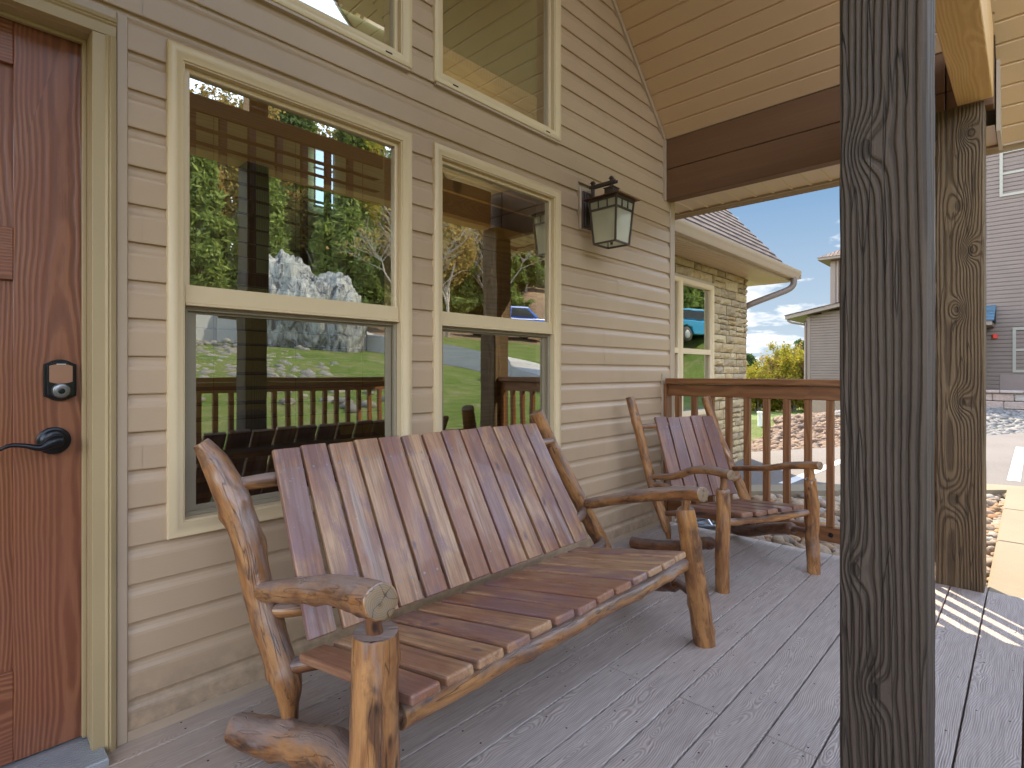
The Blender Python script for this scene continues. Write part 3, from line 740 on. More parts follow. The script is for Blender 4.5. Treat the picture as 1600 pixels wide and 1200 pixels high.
# ceiling-to-wall trim following the slope
for sgn in (1, -1):
    mb = MB()
    L = 2.21 * sqrt(2) - 0.02
    Mx = Matrix.Translation((RX, 0, RZ)) @ Matrix.Rotation(R(45) * sgn, 4, 'Y')
    mb.box(0.02 if sgn > 0 else -L, L if sgn > 0 else -0.02, -0.030, -0.004, -0.032, -0.004, 0, M=Mx)
    mb.build("ceiling_edge_trim", M['trim_tan'], cabin)
mb = MB(); mb.box(3.662, 3.688, -0.028, -0.001, 2.36, 2.80); mb.build("beam_edge_trim", M['trim_tan'], cabin)

# windows
def window(x0, x1, z0, z1, hung=True, prt=None, y=0.0, parent=None, dark=False):
    parent = parent or cabin
    fr = MB()
    prof = [(0.0, -0.001), (0.0, -0.026), (0.003, -0.029), (0.024, -0.029), (0.030, -0.024), (0.044, -0.022), (0.046, -0.017), (0.050, -0.0165), (0.053, 0.022), (0.053, 0.060)]
    mitre(fr, x0, x1, z0, z1, [(i, v + y) for i, v in prof])
    f = fr.build("window", M['trim'], parent, ang=0.9)
    ix0, ix1, iz0, iz1 = x0 + 0.053, x1 - 0.053, z0 + 0.053, z1 - 0.053
    if hung:
        zm = z0 + (z1 - z0) * 0.496
        up = MB(); lowr = MB()
        # upper sash sits in front, lower sash behind it with a screen frame
        mitre(up, ix0, ix1, zm - 0.008, iz1, [(0.0, y + 0.010), (0.0, y + 0.003), (0.012, y + 0.001), (0.017, y + 0.004), (0.017, y + 0.022)])
        up.box(ix0 + 0.001, ix1 - 0.001, y - 0.004, y + 0.03, zm - 0.028, zm + 0.030, 0)
        up.box(ix0 + 0.001, ix1 - 0.001, y - 0.010, y + 0.03, zm - 0.036, zm - 0.028, 0)
        up.build("sash", M['trim'], f, bevel=0.0015)
        mitre(lowr, ix0, ix1, iz0, zm - 0.036, [(0.0, y + 0.012), (0.006, y + 0.012), (0.009, y + 0.016), (0.014, y + 0.016), (0.014, y + 0.028)])
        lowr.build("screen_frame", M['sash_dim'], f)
        s2 = MB(); mitre(s2, ix0 + 0.015, ix1 - 0.015, iz0 + 0.001, zm - 0.03, [(0.0, y + 0.040), (0.0, y + 0.032), (0.028, y + 0.032), (0.030, y + 0.040)])
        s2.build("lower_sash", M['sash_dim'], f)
        g = MB(); g.add([(ix0 + .01, y + 0.018, zm), (ix1 - .01, y + 0.018, zm), (ix1 - .01, y + 0.018, iz1 - .01), (ix0 + .01, y + 0.018, iz1 - .01)], [(0, 1, 2, 3)])
        g.build("upper_pane", M['glass'], f)
        g = MB(); g.add([(ix0 + .01, y + 0.036, iz0 + .01), (ix1 - .01, y + 0.036, iz0 + .01), (ix1 - .01, y + 0.036, zm), (ix0 + .01, y + 0.036, zm)], [(0, 1, 2, 3)])
        g.build("lower_pane", M['glass_screen'], f)
    else:
        s = MB(); mitre(s, ix0, ix1, iz0, iz1, [(0.0, y + 0.006), (0.004, y + 0.002), (0.016, y + 0.002), (0.020, y + 0.008), (0.020, y + 0.03)])
        s.build("sash", M['trim'], f)
        w = MB(); zz = z0 + 0.020
        for xx in (x0 + 0.12, x1 - 0.12):
            w = MB(); w.box(xx - 0.016, xx + 0.016, y - 0.0305, y - 0.0285, zz - 0.004, zz + 0.002, 0); w.build("weep_slot", M['black'], f)
        sl = MB(); sl.box(x0 + 0.01, x1 - 0.01, y - 0.024, y - 0.004, z0 - 0.012, z0 - 0.0015, 0); sl.build("sill_trim", M['trim_tan'], f)
        g = MB(); g.add([(ix0 + .01, y + 0.022, iz0 + .01), (ix1 - .01, y + 0.022, iz0 + .01), (ix1 - .01, y + 0.022, iz1 - .01), (ix0 + .01, y + 0.022, iz1 - .01)], [(0, 1, 2, 3)])
        g.build("pane", M['glass'], f)
    return f
for w in WIN: window(*w)
for w in UPW: window(*w, hung=False)

# door
def door():
    x0, x1 = DOOR[0], DOOR[1]
    fr = MB()
    # brickmould casing round three sides, stepped towards the jamb
    def leg(xo, sgn):
        pr = [(xo, -0.001), (xo, -0.030), (xo - sgn * 0.014, -0.036), (xo - sgn * 0.017, -0.031), (xo - sgn * 0.021, -0.034), (xo - sgn * 0.026, -0.028), (xo - sgn * 0.056, -0.027), (xo - sgn * 0.058, -0.001)]
        fr.prism(pr, 0.0, DOOR[3] - 0.002 - 0.058, 'z')
    leg(x1, 1); leg(x0, -1)
    zt = DOOR[3] - 0.002
    pr = [(-0.001, zt), (-0.030, zt), (-0.036, zt - 0.014), (-0.031, zt - 0.017), (-0.034, zt - 0.021), (-0.028, zt - 0.026), (-0.027, zt - 0.056), (-0.001, zt - 0.058)]
    fr.prism(pr, x0, x1, 'x')
    fr.build("door_casing", M['casing'], cabin, bevel=0.0008)
    jb = MB()
    jb.box(x1 - 0.058, x1 - 0.028, 0.0, 0.12, 0.03, zt - 0.058); jb.box(x0 + 0.028, x0 + 0.058, 0.0, 0.12, 0.03, zt - 0.058)
    jb.box(x0 + 0.028, x1 - 0.028, 0.0, 0.12, zt - 0.058, zt - 0.03, 0)
    jb.box(x1 - 0.068, x1 - 0.058, 0.045, 0.062, 0.03, zt - 0.068); jb.box(x0 + 0.058, x0 + 0.068, 0.045, 0.062, 0.03, zt - 0.068)
    jb.box(x0 + 0.058, x1 - 0.058, 0.045, 0.062, zt - 0.068, zt - 0.058, 0)
    jb.build("door_jamb", M['casing'], cabin, bevel=0.0015)
    d = MB()
    a, b, zb, zt2 = x0 + 0.0605, x1 - 0.0605, 0.0245, zt - 0.061
    y0, y1 = 0.070, 0.113
    st = 0.155
    d.box(b - st, b, y0, y1, zb, zt2, 2); d.box(a, a + st, y0, y1, zb, zt2, 2)          # stiles
    for z0, z1 in ((zb, 0.275), (1.355, 1.500), (1.950, zt2)): d.box(a + st, b - st, y0, y1, z0, z1, 0)   # rails
    m = (a + b) / 2
    d.box(m - 0.045, m + 0.045, y0, y1, 0.275, 1.355, 2)
    dd = d.build("door", M['door'], cabin, bevel=0.0018)
    p = MB()
    for (xa, xb, za, zb2) in ((a + st, b - st, 1.5, 1.95), (a + st, m - 0.045, 0.275, 1.355), (m + 0.045, b - st, 0.275, 1.355)):
        p.box(xa, xb, y0 + 0.014, y1 - 0.01, za, zb2, 2)
    p.build("door_panel", M['door'], dd)
    t = MB()
    t.box(x0 + 0.03, x1 - 0.03, -0.10, 0.12, 0.002, 0.020, 0)
    for k in range(13):
        yy = -0.096 + k * 0.0115
        t.box(x0 + 0.031, x1 - 0.031, yy, yy + 0.006, 0.020, 0.0235, 0)
    t.build("threshold", M['alu'], dd, bevel=0.0)
    # lever handle
    cx, cz, yf = 0.232, 0.905, 0.070
    h = MB()
    h.tube([(cx, yf, cz), (cx, yf - 0.010, cz)], [0.0385, 0.0385], 40, 0.005, cap=0)
    h.tube([(cx, yf - 0.009, cz), (cx, yf - 0.016, cz)], [0.036, 0.027], 40, 0.003, cap=0)
    h.tube([(cx, yf - 0.014, cz), (cx, yf - 0.055, cz)], [0.0135, 0.012], 24, 0.01, cap=0)
    h.tube([(cx + 0.010, yf - 0.055, cz + 0.002), (cx - 0.006, yf - 0.058, cz + 0.001), (cx - 0.035, yf - 0.060, cz - 0.012), (cx - 0.066, yf - 0.058, cz - 0.004), (cx - 0.096, yf - 0.054, cz - 0.001), (cx - 0.122, yf - 0.050, cz - 0.014)],
           [0.017, 0.0165, 0.009, 0.0065, 0.0055, 0.0035], 20, 0.003, cap=0, flat=1.0)
    h.build("lever_handle", M['black'], dd, ang=0.8)
    # keypad deadbolt: arched plate
    kx, kz = 0.246, 1.078
    def arch(w, hh, bulge, n=12):
        pts = []
        for i in range(n + 1):
            u = -1 + 2 * i / n
            pts.append((kx + u * w * 0.74, kz + hh + bulge * (1 - u * u)))
        pts = [(kx - w, kz + hh - 0.004)] + pts + [(kx + w, kz + hh - 0.004)]
        lo = [(x, 2 * kz - z) for x, z in reversed(pts)]
        return pts + lo
    k = MB(); k.prism(arch(0.037, 0.050, 0.010), yf - 0.008, yf, 'y'); k.prism(arch(0.031, 0.045, 0.008), yf - 0.024, yf - 0.008, 'y')
    k.build("keypad_deadbolt", M['black'], dd, bevel=0.0022, bseg=2)
    k = MB(); k.prism([(x * 0.84 + kx * 0.16, kz + 0.018 + (z - kz) * 0.56) for x, z in arch(0.031, 0.045, 0.006)], yf - 0.0262, yf - 0.0242, 'y')
    k.build("keypad_screen", M['keypad'], dd, bevel=0.0008)
    k = MB(); k.tube([(kx, yf - 0.024, kz - 0.030), (kx, yf - 0.034, kz - 0.030)], [0.022, 0.0195], 32, 0.004, cap=0); k.build("lock_cylinder", M['nickel'], dd, ang=0.7)
    k = MB(); k.tube([(kx, yf - 0.034, kz - 0.031), (kx, yf - 0.0365, kz - 0.031)], [0.0085, 0.0080], 24, 0.002, cap=0); k.build("key_plug", M['black'], dd, ang=0.7)
    k = MB(); k.box(kx - 0.0105, kx + 0.0105, yf - 0.0275, yf - 0.0262, kz + 0.0445, kz + 0.0470, 0); k.build("brand_bar", M['alu'], dd)
door()

# porch ceiling: grooved panels running out from the wall on both slopes
def grooved(L, pitch=0.112, d=0.0070):
    """cross-section along the slope (s, depth) with V-grooves"""
    out = []; s = 0.0
    while s < L:
        e = min(L, s + pitch)
        out += [(s, 0.0), (e - 0.016, 0.0), (e - 0.010, -d), (e - 0.006, -d), (e, 0.0)]
        s = e
    return out
def ceiling():
    YO = -2.19
    for sgn, nm in ((1, 'e'), (-1, 'w')):
        xe = 4.12 if sgn > 0 else 2 * RX - 4.12
        for (ya, yb, xend) in ((-0.003, -1.835, 3.690 + 0.0), (-1.835, YO, 4.12)):
            L = (xend - RX) * sqrt(2)
            mb = MB(); g = grooved(L)
            vs = []; 
            for (s, dd) in g:
                # from the eave end upwards
                s2 = L - s
                x = s2 / sqrt(2); z = RZ - s2 / sqrt(2)
                nx, nz = 1 / sqrt(2), 1 / sqrt(2)
                # groove cuts upwards, away from the room
                X = RX + sgn * (x - nx * dd * 1.0); Z = z - nz * dd
                vs.append((X, Z))
            n = len(vs)
            pts = [(X, ya, Z) for X, Z in vs] + [(X, yb, Z) for X, Z in vs]
            mb.add(pts, [(i, i + 1, n + i + 1, n + i) for i in range(n - 1)])
            mb.build("porch_ceiling", M['ceil'], cabin)
        # roof slab above it
        mb = MB()
        a = Matrix.Translation((RX, 0, RZ)) @ Matrix.Rotation(R(45) * sgn, 4, 'Y')
        L = (4.16 - RX) * sqrt(2)
        xs = (0.0, L) if sgn > 0 else (-L, 0.0)
        mb.box(xs[0], xs[1], YO + 0.005, 0.45, 0.012, 0.17, 0, M=a)
        mb.build("roof_deck", M['trim_tan'], cabin)
        mb = MB(); n = 1
        zt = 0.182
        c0 = [(0, 0, 0)]
        pts = [(xs[0], YO - 0.03, zt), (xs[1], YO - 0.03, zt), (xs[1], 0.47, zt), (xs[0], 0.47, zt)]
        lo = [(p[0], p[1], 0.171) for p in pts]
        cs = [(p[1], (L - abs(p[0])), 0) for p in pts] * 2
        mb.add([a @ Vector(p) for p in pts + lo], [(0, 1, 2, 3), (7, 6, 5, 4), (0, 4, 5, 1), (1, 5, 6, 2), (2, 6, 7, 3), (3, 7, 4, 0)], cs)
        mb.build("roof_shingles", M['shingle'], cabin)
        # rake board and eave fascia
        mb = MB(); mb.box(xs[0], xs[1], YO - 0.018, YO + 0.004, -0.012, 0.170, 0, M=a); mb.build("rake_board", M['trim_tan'], cabin)
        mb = MB()
        X = RX + sgn * (4.12 - RX)
        mb.box(X, X + sgn * 0.022, YO + 0.01, 0.45, 2.372, 2.56, 1)
        mb.build("fascia", M['trim_tan'], cabin)
        # level soffit between beam and fascia, grooved across
        xa, xb = RX + sgn * (3.780 - RX), RX + sgn * (4.119 - RX)
        mb = MB(); y = -1.83; prof = []
        while y < 0.44:
            prof += [(y, 2.386), (y + 0.098, 2.386), (y + 0.103, 2.379), (y + 0.116, 2.379), (y + 0.121, 2.386)]
            y += 0.121
        n = len(prof)
        mb.add([(xa, p[0], p[1]) for p in prof] + [(xb, p[0], p[1]) for p in prof], [(i, i + 1, n + i + 1, n + i) for i in range(n - 1)])
        mb.build("eave_soffit", M['soffit'], cabin)
        mb = MB(); mb.box(min(xa, xb), max(xa, xb), -1.852, -1.836, 2.35, 2.80, 2)
        mb.build("rake_return_trim", M['trim_tan'], cabin)
    # gable beam boxing above the front beam stays open: sky shows through as in the reflections
ceiling()

# beams and posts
mb = MB()
mb.box(3.690, 3.7775, -1.635, -0.004, 2.365, 2.586, 1); mb.box(3.692, 3.7755, -1.635, -0.004, 2.590, 2.806, 1)
mb.box(3.690, 3.7775, -1.83, -1.640, 2.462, 2.586, 1); mb.box(3.692, 3.7755, -1.83, -1.640, 2.590, 2.806, 1)
mb.build("side_beam", M['beam'], cabin, bevel=0.004)
mb = MB(); mb.box(2 * RX - 3.7775, 2 * RX - 3.69, -1.83, -0.004, 2.365, 2.80, 1); mb.build("side_beam", M['beam'], cabin, bevel=0.004)
mb = MB(); mb.box(-0.72, 3.600, -1.832, -1.692, 2.462, 2.80, 0, off=(0.31, 0.02, 2.4)); mb.build("front_beam", M['raw'], cabin, bevel=0.004)
def post(x0, x1, y0, y1, z1, mat, nm="porch_post", off=(0.0, 0.0, 0.0)):
    mb = MB()
    # sawn faces get their own segments so the edges can be slightly ragged
    n = 60; vs = []; cs = []; fs = []
    c = 0.006
    ring = [(x0 + c, y0), (x1 - c, y0), (x1, y0 + c), (x1, y1 - c), (x1 - c, y1), (x0 + c, y1), (x0, y1 - c), (x0, y0 + c)]
    cx, cy = (x0 + x1) / 2, (y0 + y1) / 2
    for k in range(n + 1):
        z = z1 * k / n
        for i, (x, y) in enumerate(ring):
            w = 0.0016 * noise.noise(Vector((i * 5.1 + x0, z * 9, 1.3)))
            vs.append((x + (w if x > cx else -w), y + (w if y > cy else -w), z))
            cs.append((y - cy + off[0], x - cx + off[1], z + off[2]))
    for k in range(n):
        for i in range(8):
            j = (i + 1) % 8
            fs.append((k * 8 + i, k * 8 + j, (k + 1) * 8 + j, (k + 1) * 8 + i))
    fs += [tuple(reversed(range(8))), tuple(n * 8 + i for i in range(8))]
    mb.add(vs, fs, cs)
    return mb.build(nm, mat, cabin)
P1 = post(1.378, 1.520, -1.813, -1.658, 2.458, M['post'], off=(0, 0, 0))
P2 = post(3.595, 3.785, -1.797, -1.603, 2.456, M['post_brown'], off=(0, 0, 0))
P3 = post(-0.80, -0.61, -1.797, -1.603, 2.456, M['post_brown'], off=(0, 0, 0.3))
for p, lb in ((P1, "dark weathered porch post with large knots"), (P2, "brown porch post at the deck corner")): p["label"] = lb
mb = MB(); mb.box(1.41, 1.55 - 0.02, -1.80, -1.70, 2.802, 4.86, 2); mb.build("king_post", M['raw'], cabin)

# ------------------------------------------------------------ deck
def deck():
    mb = MB(); screws = []
    y = -1.949 - 0.142 * 7
    k = 0
    while y < -0.02:
        y0, y1 = y + 0.0028, min(y + 0.142 - 0.0028, -0.002)
        ends = [-3.4, 1.735 - (3.66 if k % 2 else 0), 3.73] if k % 2 == 0 else [-3.4, -0.1 - 0.0 * k, 3.73]
        if k % 2 == 0: ends = [-3.4, -1.9, 1.735, 3.73]
        xe = 3.73
        if y1 < -1.80: xe = 3.648
        ends = [e for e in ends if e < xe] + [xe]
        for a, b in zip(ends[:-1], ends[1:]):
            mb.box(a + 0.0015, b - 0.0015, y0, y1, -0.026, 0.0, 0)
            xs = [a + 0.025, b - 0.025]; q = a + 0.4
            while q < b - 0.2: xs.append(q); q += 0.406
            for q in xs:
                for yy in (y0 + 0.028, y1 - 0.028): screws.append((q, yy))
        y += 0.142; k += 1
    for q, yy in screws:
        n = 8; mb.add([(q + 0.0034 * cos(2 * pi * i / n), yy + 0.0034 * sin(2 * pi * i / n), 0.0006) for i in range(n)], [tuple(range(n))], None, 1)
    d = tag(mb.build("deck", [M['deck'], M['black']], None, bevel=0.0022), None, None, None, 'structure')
    mb = MB(); mb.box(-3.4, 3.64, -2.93, -0.01, -0.20, -0.034); mb.build("deck_frame", M['rail'], d)
deck()

# ------------------------------------------------------------ railings
def railing(name, label, p0, p1, parent_cb=None, n=13, capw=(0.062, 0.062), ends=(0.0, 0.0)):
    t = thing(name, label, "railing", None)
    P0 = Vector(p0); P1_ = Vector(p1); L = (P1_ - P0).length; ang = atan2(P1_.y - P0.y, P1_.x - P0.x)
    Mx = Matrix.Translation(P0) @ Matrix.Rotation(ang, 4, 'Z')
    c = MB(); c.box(0, L, -capw[0], capw[1], 1.019, 1.058, 0, M=Mx); c.build("cap_rail", M['rail'], t, bevel=0.004)
    c = MB(); c.box(0, L, -0.019, 0.019, 0.932, 1.0165, 0, M=Mx); c.build("top_rail", M['rail'], t, bevel=0.003)
    c = MB(); c.box(0, L, -0.019, 0.019, 0.085, 0.173, 0, M=Mx); c.build("bottom_rail", M['rail'], t, bevel=0.003)
    for i in range(n):
        x = ends[0] + (L - ends[0] - ends[1]) * (i + 0.5) / n
        c = MB(); c.box(x - 0.019, x + 0.019, -0.0185, 0.0185, 0.1735, 0.9315, 2, M=Mx)
        c.build("baluster", M['rail'], t, bevel=0.002)
    return t
side = railing("side_railing", "reddish brown wooden railing across the far end of the porch, behind the rocking chair", (3.695, -0.045, 0), (3.695, -1.600, 0), n=13, ends=(0.012, -0.042))
c = MB(); c.box(3.650, 3.740, -0.044, -0.024, 0.0, 1.018, 2); c.build("wall_post", M['rail'], side, bevel=0.003)
c = MB(); c.box(3.632, 3.737, -0.0235, -0.0165, 0.0, 1.090, 2); c.build("wall_plate", M['trim_tan'], side)
c = MB(); c.tube([(3.676, -1.10, 0.128), (3.670, -1.10, 0.128)], [0.014, 0.012], 10, 0.01, cap=0); c.build("bolt", M['black'], side)
fr2 = railing("front_railing", "long brown wooden railing on the yard side of the deck, mirrored in the windows", (-3.35, -2.900, 0), (3.62, -2.900, 0), n=57)

# ------------------------------------------------------------ wall lantern
def lantern():
    t = thing("wall_lantern", "dark bronze mission style wall lantern with pale seeded glass beside the window", "wall lamp", None, (2.700, 0, 2.075))
    b = MB(); b.box(-0.073, 0.073, -0.030, 0.01, -0.123, 0.123, 2); b.build("mounting_block", M['trim_tan'], t, bevel=0.003)
    b = MB(); b.box(-0.056, 0.056, -0.042, -0.031, -0.115, 0.103, 2); b.box(-0.047, 0.047, -0.050, -0.0425, -0.105, 0.093, 2)
    b.box(-0.030, 0.030, -0.057, -0.0505, -0.090, 0.078, 2); b.build("backplate", M['bronze'], t, bevel=0.0015)
    yc = -0.200
    b = MB()
    b.box(-0.0085, 0.0085, -0.078, -0.061, -0.070, 0.165, 2)             # upright on the wall side
    b.box(-0.0075, 0.0075, -0.0605, -0.0575, -0.06, -0.045, 0); b.box(-0.0075, 0.0075, -0.0605, -0.0575, 0.05, 0.065, 0)
    for dx in (-0.0125, 0.0095): b.box(dx, dx + 0.003, yc - 0.035, -0.050, 0.120, 0.138, 1)   # twin cross straps
    b.box(-0.0085, 0.0085, yc - 0.0085, yc + 0.0085, 0.080, 0.165, 2)
    b.box(-0.0125, 0.0125, -0.082, -0.057, 0.150, 0.156, 2); b.box(-0.0125, 0.0125, yc - 0.0125, yc + 0.0125, 0.150, 0.156, 2)
    b.build("bracket", M['bronze'], t, bevel=0.0008)
    # roof: cap block, stepped plates, wide thin hip
    b = MB()
    b.box(-0.030, 0.030, yc - 0.030, yc + 0.030, 0.060, 0.092, 2); b.box(-0.035, 0.035, yc - 0.035, yc + 0.035, 0.091, 0.096, 2)
    b.box(-0.036, 0.036, yc - 0.036, yc + 0.036, 0.053, 0.0595, 2)
    def hip(r0, r1, z0, z1):
        vs = [(-r0, yc - r0, z0), (r0, yc - r0, z0), (r0, yc + r0, z0), (-r0, yc + r0, z0), (-r1, yc - r1, z1), (r1, yc - r1, z1), (r1, yc + r1, z1), (-r1, yc + r1, z1)]
        b.add(vs, [(3, 2, 1, 0), (4, 5, 6, 7), (0, 1, 5, 4), (1, 2, 6, 5), (2, 3, 7, 6), (3, 0, 4, 7)])
    hip(0.118, 0.040, 0.026, 0.053)
    b.build("lamp_roof", M['bronze'], t, bevel=0.0008)
    b = MB(); b.box(-0.119, 0.119, yc - 0.119, yc + 0.119, 0.0225, 0.0255, 2); b.build("roof_rim", M['bronze_edge'], t)
    # tapering cage
    b = MB()
    zt, zb, rt, rb = 0.022, -0.235, 0.092, 0.072
    def r_at(z): return rb + (rt - rb) * (z - zb) / (zt - zb)
    w = 0.0048
    for sx in (-1, 1):
        for sy in (-1, 1):
            vs = []
            for z in (zb, zt):
                r = r_at(z)
                for (dx, dy) in ((-w, -w), (w, -w), (w, w), (-w, w)): vs.append((sx * r + dx, yc + sy * r + dy, z))
            b.add(vs, [(0, 3, 2, 1), (4, 5, 6, 7), (0, 1, 5, 4), (1, 2, 6, 5), (2, 3, 7, 6), (3, 0, 4, 7)])
    for z, hh in ((0.014, 0.008), (-0.040, 0.0055), (zb + 0.004, 0.005)):
        r = r_at(z)
        for s in (-1, 1):
            b.box(-r + w, r - w, yc + s * r - 0.0042, yc + s * r + 0.0042, z - hh, z + hh, 0)
            b.box(s * r - 0.0042, s * r + 0.0042, yc - r + w, yc + r - w, z - hh, z + hh, 1)
    for s in (-1, 1):
        for q in (-1, 1):
            r = r_at(-0.01); u = q * r / 3
            b.box(u - 0.0028, u + 0.0028, yc + s * r - 0.0035, yc + s * r + 0.0035, -0.034, 0.006, 2)
            b.box(s * r - 0.0035, s * r + 0.0035, yc + u - 0.0028, yc + u + 0.0028, -0.034, 0.006, 2)
    b.build("cage", M['bronze'], t)
    g = MB()
    for s in (-1, 1):
        a1, a0 = r_at(0.010) - 0.002, r_at(zb + 0.004) - 0.002
        g.add([(-a0, yc + s * a0, zb + 0.004), (a0, yc + s * a0, zb + 0.004), (a1, yc + s * a1, 0.010), (-a1, yc + s * a1, 0.010)], [(0, 1, 2, 3)])
        g.add([(s * a0, yc - a0, zb + 0.004), (s * a0, yc + a0, zb + 0.004), (s * a1, yc + a1, 0.010), (s * a1, yc - a1, 0.010)], [(0, 1, 2, 3)])
    g.build("glass_pane", M['frost'], t)
    b = MB(); b.ico((0, yc, -0.062), 0.030, 4, rough=0); b.build("bulb", M['bulb'], t, smooth=True)
    b = MB(); b.tube([(0, yc, -0.092), (0, yc, -0.232)], [0.008, 0.008], 12, 0.05, cap=0); b.build("candle_stem", M['bronze'], t)
lantern()

# ------------------------------------------------------------ room behind the windows
def interior():
    def sheet(name, mat, pts, sub=None):
        mb = MB(); mb.add(pts, [(0, 1, 2, 3)], None); return mb.build(name, mat, cabin)
    X0, X1, Y0, Y1, Z1 = -1.2, 3.70, 0.125, 3.2, 4.9
    mb = MB()
    mb.add([(X0, Y0, 0), (X0, Y1, 0), (X0, Y1, Z1), (X0, Y0, Z1)], [(0, 1, 2, 3)])
    mb.add([(X1, Y0, 0), (X1, Y1, 0), (X1, Y1, Z1), (X1, Y0, Z1)], [(3, 2, 1, 0)])
    mb.add([(X0, Y0, Z1), (X1, Y0, Z1), (X1, Y1, Z1), (X0, Y1, Z1)], [(0, 1, 2, 3)])
    mb.add([(X0, Y1 + .05, 0), (X1, Y1 + .05, 0), (X1, Y1 + .05, Z1), (X0, Y1 + .05, Z1)], [(0, 1, 2, 3)])
    mb.build("interior_wall", M['int_wall'], cabin)
    sheet("interior_floor", M['int_floor'], [(X0, Y0, 0.01), (X1, Y0, 0.01), (X1, Y1, 0.01), (X0, Y1, 0.01)])
    # plank covered wall seen through the further window
    mb = MB(); z = 0.02
    while z < 3.3:
        mb.box(2.30, 3.69, 1.00, 1.03, z + 0.002, z + 0.098, 0); z += 0.10
    mb.box(2.30, 3.69, 1.031, 1.08, 0.02, 3.4, 2)
    mb.build("plank_wall", M['plank'], cabin, bevel=0.002)
    mb = MB()
    for x in [0.2 + 0.22 * i for i in range(12)]: mb.box(x, x + 0.05, 2.6, 2.65, 1.9, 3.2, 2)
    mb.box(-0.2, 3.0, 2.58, 2.67, 3.2, 3.3, 0); mb.box(-0.2, 3.0, 2.58, 2.67, 1.8, 1.9, 0)
    mb.build("loft_railing", M['blind'], cabin)
    mb = MB(); mb.add([(2.58, 3.19, 2.75), (2.78, 3.19, 2.75), (2.78, 3.19, 3.32), (2.58, 3.19, 3.32)], [(0, 1, 2, 3)]); 
    w = mb.build("far_window", M['daylit'], cabin)
    mb = MB()
    for z in (2.75, 2.94, 3.13, 3.32): mb.box(2.57, 2.79, 3.16, 3.185, z - 0.008, z + 0.008, 0)
    for x in (2.57, 2.675, 2.78): mb.box(x - .006, x + 0.006, 3.150, 3.158, 2.74, 3.33, 2)
    mb.build("muntin", M['trim'], w)
    cb = MB(); cb.box(0.1, 1.2, 2.7, 3.15, 0.02, 0.9, 2); cb.box(0.05, 1.25, 2.66, 3.17, 0.90, 0.94, 2); cb.box(0.2, 0.9, 2.85, 3.17, 1.4, 2.1, 2)
    for x in (0.13, 0.49, 0.85): cb.box(x, x + 0.32, 2.682, 2.698, 0.1, 0.85, 2)
    k = cb.build("kitchen_cabinet", M['cabinet'], None, bevel=0.004); tag(k, "blue grey kitchen cabinet seen dimly inside the near window", "cabinet")
    # armchair with pale cushions just inside the near window
    s = thing("armchair", "dark armchair with pale grey cushions inside the near window", "armchair", None, (0.98, 0.75, 0))
    q = MB(); q.box(-0.40, 0.40, -0.25, 0.42, 0.10, 0.40, 2); q.box(-0.44, -0.33, -0.28, 0.42, 0.12, 0.62, 2); q.box(0.33, 0.44, -0.28, 0.42, 0.12, 0.62, 2); q.build("seat", M['cabinet'], s, bevel=0.04, bseg=3)
    q = MB(); q.box(-0.32, 0.32, -0.42, -0.27, 0.15, 0.86, 2); q.build("backrest", M['cabinet'], s, bevel=0.05, bseg=3)
    q = MB(); q.ico((0.02, -0.12, 0.70), 0.25, 3, (0.85, 0.42, 0.95), 3, 0.12, freq=0.9); q.build("cushion", M['cushion'], s, smooth=True)
    for (lx, ly, lz, e) in ((0.62, 2.05, 1.70, 1.6), (2.7, 0.55, 3.0, 0.9)):  # second point light has no fixture, added to brighten the plank wall
        ld = bpy.data.lights.new("room_light", 'POINT'); ld.energy = e; ld.color = (1.0, 0.74, 0.42); ld.shadow_soft_size = 0.06
        lo = bpy.data.objects.new("room_light", ld); lo.location = (lx, ly, lz); COL.objects.link(lo)
    pl = thing("pendant_lamp", "small glowing pendant lamp hanging inside the near window", "pendant lamp", None, (0.62, 2.05, 1.78))
    q = MB(); q.tube([(0, 0, 0), (0, 0, 0.05), (0, 0, 0.07)], [0.085, 0.06, 0.02], 20, 0.01, cap=0); q.build("lamp_shade", M['lamp_lit'], pl, smooth=True)
    q = MB(); q.tube([(0, 0, 0.07), (0, 0, 1.4)], [0.004, 0.004], 8, 0.5, cap=0); q.build("cord", M['black'], pl)
interior()
